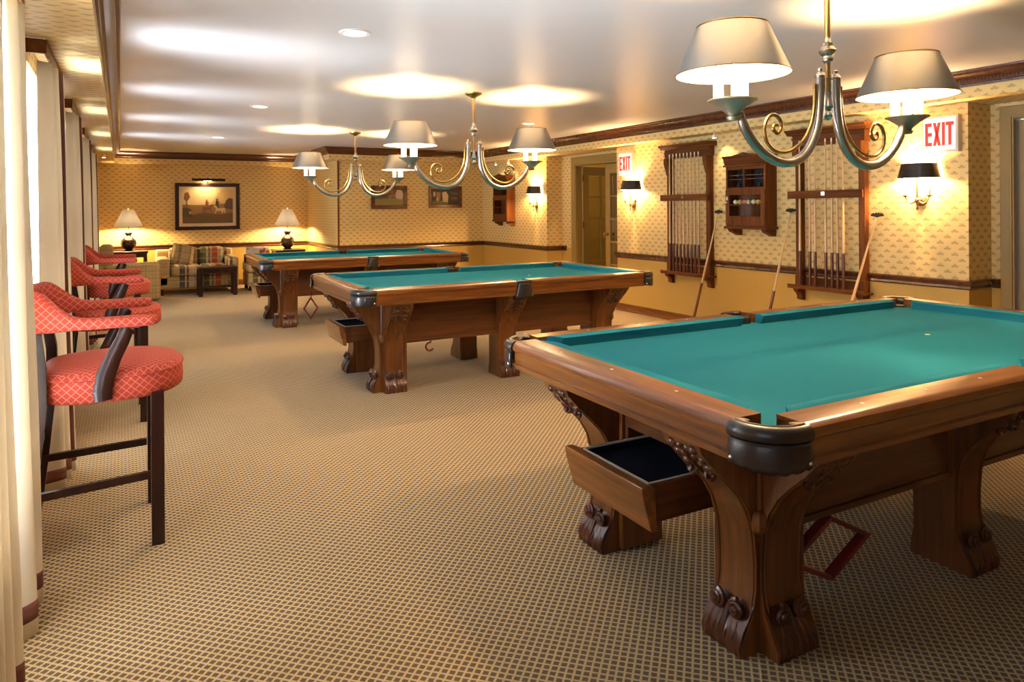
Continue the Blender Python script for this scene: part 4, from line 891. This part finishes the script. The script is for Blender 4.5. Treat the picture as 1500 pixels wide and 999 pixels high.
hunt = [((0.62, 0.42, 0.17), [(-1, -1), (1, -1), (1, 1), (-1, 1)]), ((0.74, 0.56, 0.28), [(-1, 0.1), (0.1, 0.1), (0.5, 1), (-1, 1)]), ((0.26, 0.14, 0.05), [(-1, -1), (1, -1), (1, 0.22), (0.55, 0.16), (0.1, 0.10), (-0.4, 0.08), (-1, 0.12)]),
        ((0.12, 0.07, 0.03), [(-1, -1), (1, -1), (1, -0.38), (0.4, -0.46), (-0.2, -0.36), (-0.6, -0.5), (-1, -0.30)]), ((0.07, 0.05, 0.025), [(-1, -0.6), (-0.62, -0.66), (-0.66, -0.2), (-0.84, -0.02), (-1, -0.1)]),
        ((0.22, 0.09, 0.03), [(-0.88, -0.1), (-0.80, -0.1), (-0.82, 0.3), (-0.70, 0.55), (-0.78, 0.86), (-0.92, 0.80), (-0.95, 0.45), (-0.86, 0.3)]), ((0.10, 0.05, 0.03), [(0.62, -0.1), (1, -0.2), (1, 0.45), (0.85, 0.52), (0.72, 0.35)]),
        ((0.16, 0.075, 0.03), horse(-0.02, -0.18, 0.42)), ((0.30, 0.06, 0.03), rider(-0.05, 0.0, 0.36)), ((0.55, 0.38, 0.20), horse(0.47, -0.26, 0.46, -1)), ((0.045, 0.055, 0.03), rider(0.36, 0.0, 0.40)), ((0.40, 0.28, 0.14), [(-0.76, -0.42), (-0.66, -0.46), (-0.66, -0.30), (-0.74, -0.28)])]
framed('framed_picture', 'large black framed hunting print with riders on the sofa wall', 1.36, YA - 0.002, 1.43, 1.06, 0.83, 0.062, 0.055, hunt)
pic1 = [((0.10, 0.07, 0.03), [(-1, -1), (1, -1), (1, 1), (-1, 1)]), ((0.22, 0.18, 0.06), [(-1, -1), (1, -1), (1, -0.2), (0, -0.1), (-1, -0.25)]), ((0.55, 0.42, 0.27), [(0.45, -0.05), (0.60, -0.2), (0.92, -0.25), (0.98, 0.4), (0.85, 0.9), (0.55, 0.95), (0.42, 0.4)]), ((0.30, 0.15, 0.07), horse(0.2, 0.1, 0.5)), ((0.35, 0.10, 0.05), rider(0.18, 0.35, 0.45)), ((0.07, 0.045, 0.02), [(-0.95, 0.1), (-0.2, 0.0), (-0.3, 0.5), (-0.9, 0.45)])]
pic2 = [((0.06, 0.045, 0.03), [(-1, -1), (1, -1), (1, 1), (-1, 1)]), ((0.17, 0.15, 0.05), [(-1, -1), (0.2, -1), (0.2, -0.5), (-1, -0.55)]), ((0.60, 0.47, 0.24), [(-0.2, -0.6), (0.18, -0.75), (0.22, 0.2), (0.05, 0.75), (-0.25, 0.6)]), ((0.62, 0.50, 0.28), [(-0.92, 0.1), (-0.75, 0.05), (-0.74, 0.7), (-0.90, 0.72)]), ((0.35, 0.20, 0.07), [(-0.70, -0.55), (-0.45, -0.6), (-0.36, 0.6), (-0.66, 0.7)]), ((0.66, 0.55, 0.36), [(-0.66, -0.5), (-0.58, -0.55), (-0.56, -0.15), (-0.66, -0.1)]), ((0.12, 0.09, 0.06), [(0.4, 0.4), (0.9, 0.3), (0.95, 0.55), (0.45, 0.65)]), ((0.13, 0.10, 0.07), [(0.4, -0.3), (0.9, -0.35), (0.92, -0.05), (0.45, 0.0)])]
framed('framed_picture', 'left small wood framed horse painting on the far wall', 3.965, YB - 0.002, 1.558, 0.635, 0.395, 0.062, 0, pic1, 'trim'); framed('framed_picture', 'right small wood framed horse painting on the far wall', 5.0, YB - 0.002, 1.565, 0.635, 0.385, 0.062, 0, pic2, 'trim')
pl_ = thing('picture_light', 'slim dark picture light above the large hunting print', 'picture light', (1.36, YA, 1.90))
MB().tube([(-0.27, -0.16, 0.0), (0.27, -0.16, 0.0)], 0.022, 10).build('lamp_tube', 'iron', pl_, 60); MB().tube([(0, 0, -0.05), (0, -0.05, 0.02), (0, -0.12, 0.03), (0, -0.16, 0.005)], 0.008, 7).build('bracket', 'iron', pl_, 60)
MB().tube([(-0.08, -0.16, -0.016), (0.04, -0.16, -0.016)], 0.010, 8).build('bulb', 'bulb', pl_, 60)
light('SPOT', 'picture_lamp', (-0.04, -0.17, -0.035), 9, (1.0, 0.72, 0.38), pl_, spot_size=math.radians(150), spot_blend=0.9, shadow_soft_size=0.03, rot=(math.radians(35), 0, 0))
# ------------------------------------------------------------------ sitting corner
def cushion_box(x0, x1, y0, y1, z0, z1, r): return bx(x0, x1, y0, y1, z0, z1), r
so = thing('sofa', 'tartan upholstered sofa under the hunting print', 'sofa', (0, 0, 0))
bx(0.50, 1.72, 12.40, 13.28, 0.10, 0.30).build('frame', 'plaid', so, 40, bevel=0.02, seg=3)
for a, b in ((0.70, 1.15), (1.16, 1.55)): bx(a, b, 12.37, 13.0, 0.30, 0.46).build('seat_cushion', 'plaid', so, 60, bevel=0.045, seg=4)
for a, b in ((0.70, 1.15), (1.16, 1.55)): bx(a, b, 12.92, 13.16, 0.44, 0.735).build('back_cushion', 'plaid', so, 60, bevel=0.06, seg=4)
bx(0.50, 1.72, 13.14, 13.30, 0.20, 0.70).build('back', 'plaid', so, 60, bevel=0.04, seg=3)
for a, b in ((0.50, 0.69), (1.56, 1.72)): bx(a, b, 12.40, 13.28, 0.12, 0.585).build('arm', 'plaid', so, 60, bevel=0.05, seg=4)
for x in (0.56, 1.66):
    for y in (12.46, 13.2): bx(x - 0.03, x + 0.03, y - 0.03, y + 0.03, 0, 0.10).build('foot', 'mahog', so, 0)
th = MB().grid(lambda u, v: (0.34 * (u - 0.5), 0.0, 0.34 * (v - 0.5)), 12, 12)
th.v = [(x, -0.075 * max(0, (1 - (x / 0.180) ** 4) * (1 - (z / 0.180) ** 4)), z) for x, y, z in th.v]; back = [(x, -y, z) for x, y, z in th.v]; th.add(back, [f[::-1] for f in th.f])
o = th.build('throw_pillow', 'knit', smooth=60, loc=(0.89, 12.75, 0.630)); o.rotation_euler = (math.radians(-18), math.radians(14), math.radians(12)); tag(o, 'tan checked throw pillow tilted at the left end of the tartan sofa', 'pillow')
ac = thing('armchair', 'tan check armchair in the left corner, side on, beside the farthest stool', 'armchair', (0, 0, 0))
bx(-0.22, 0.52, 11.74, 11.91, 0.02, 0.56).build('arm', 'plaid2', ac, 60, bevel=0.05, seg=4); bx(-0.22, 0.52, 12.17, 12.34, 0.02, 0.56).build('arm', 'plaid2', ac, 60, bevel=0.05, seg=4)
bx(-0.20, 0.50, 11.91, 12.17, 0.06, 0.30).build('frame', 'plaid2', ac, 40, bevel=0.02); bx(-0.10, 0.51, 11.915, 12.165, 0.30, 0.44).build('seat_cushion', 'plaid2', ac, 60, bevel=0.04, seg=4); bx(-0.27, -0.10, 11.79, 12.29, 0.06, 0.86).build('back', 'plaid2', ac, 60, bevel=0.05, seg=4)
ot = thing('ottoman', 'striped tartan ottoman right of the sofa behind the farthest pool table', 'ottoman', (2.05, 12.62, 0))
bx(-0.20, 0.26, -0.28, 0.28, 0.08, 0.30).build('base', 'plaid', ot, 40, bevel=0.02); bx(-0.21, 0.27, -0.29, 0.29, 0.30, 0.48).build('cushion', 'plaid', ot, 60, bevel=0.05, seg=4)
for sx in (-0.15, 0.21):
    for sy in (-0.22, 0.22): bx(sx - 0.025, sx + 0.025, sy - 0.025, sy + 0.025, 0, 0.08).build('foot', 'mahog', ot, 0)
ct = thing('coffee_table', 'small dark wooden coffee table in front of the tartan sofa', 'table', (1.345, 12.08, 0))
bx(-0.29, 0.29, -0.17, 0.17, 0.42, 0.455).build('table_top', 'mahog', ct, 0, bevel=0.006); bx(-0.24, 0.24, -0.14, 0.14, 0.36, 0.42).build('apron', 'mahog', ct, 0)
for sx in (-1, 1):
    for sy in (-1, 1): bx(*sorted((sx * 0.285, sx * 0.225)), *sorted((sy * 0.165, sy * 0.11)), 0, 0.42).build('leg', 'mahog', ct, 0, bevel=0.005)
bx(-0.225, 0.225, -0.02, 0.02, 0.12, 0.15).build('stretcher', 'mahog', ct, 0)
g = NT('pale_floral_cloth'); nz = g.noise(g.coord(), 9, 2); g.p(Base_Color=g.ramp(nz, [(0.0, (0.66, 0.57, 0.44)), (0.56, (0.66, 0.57, 0.44)), (0.62, (0.42, 0.06, 0.04))]), Roughness=0.9); MT['floral'] = g.m
th2 = MB().add([(x * 1.15, y, z * 0.80) for x, y, z in th.v], th.f); o = th2.build('throw_pillow', 'floral', smooth=60, loc=(2.06, 12.60, 0.595)); o.rotation_euler = (math.radians(-14), 0, 0.1)
tag(o, 'pale pillow with red blossoms on the ottoman beyond the farthest pool table', 'pillow')
# lamp added to light the lobby beyond the doors
lb = thing('added_lobby_lamp', 'small white ceiling lamp added to light the lobby behind the french doors', 'ceiling light', (7.1, 8.9, CEIL))
MB().lathe([(0.12, 0), (0.12, -0.02), (0.10, -0.05), (0.05, -0.07), (0, -0.075)], (0, 0, 0), 20).build('diffuser', 'dl', lb); light('POINT', 'added_lobby_light', (0, 0, -0.2), 14, (1.0, 0.78, 0.45), lb, shadow_soft_size=0.1)
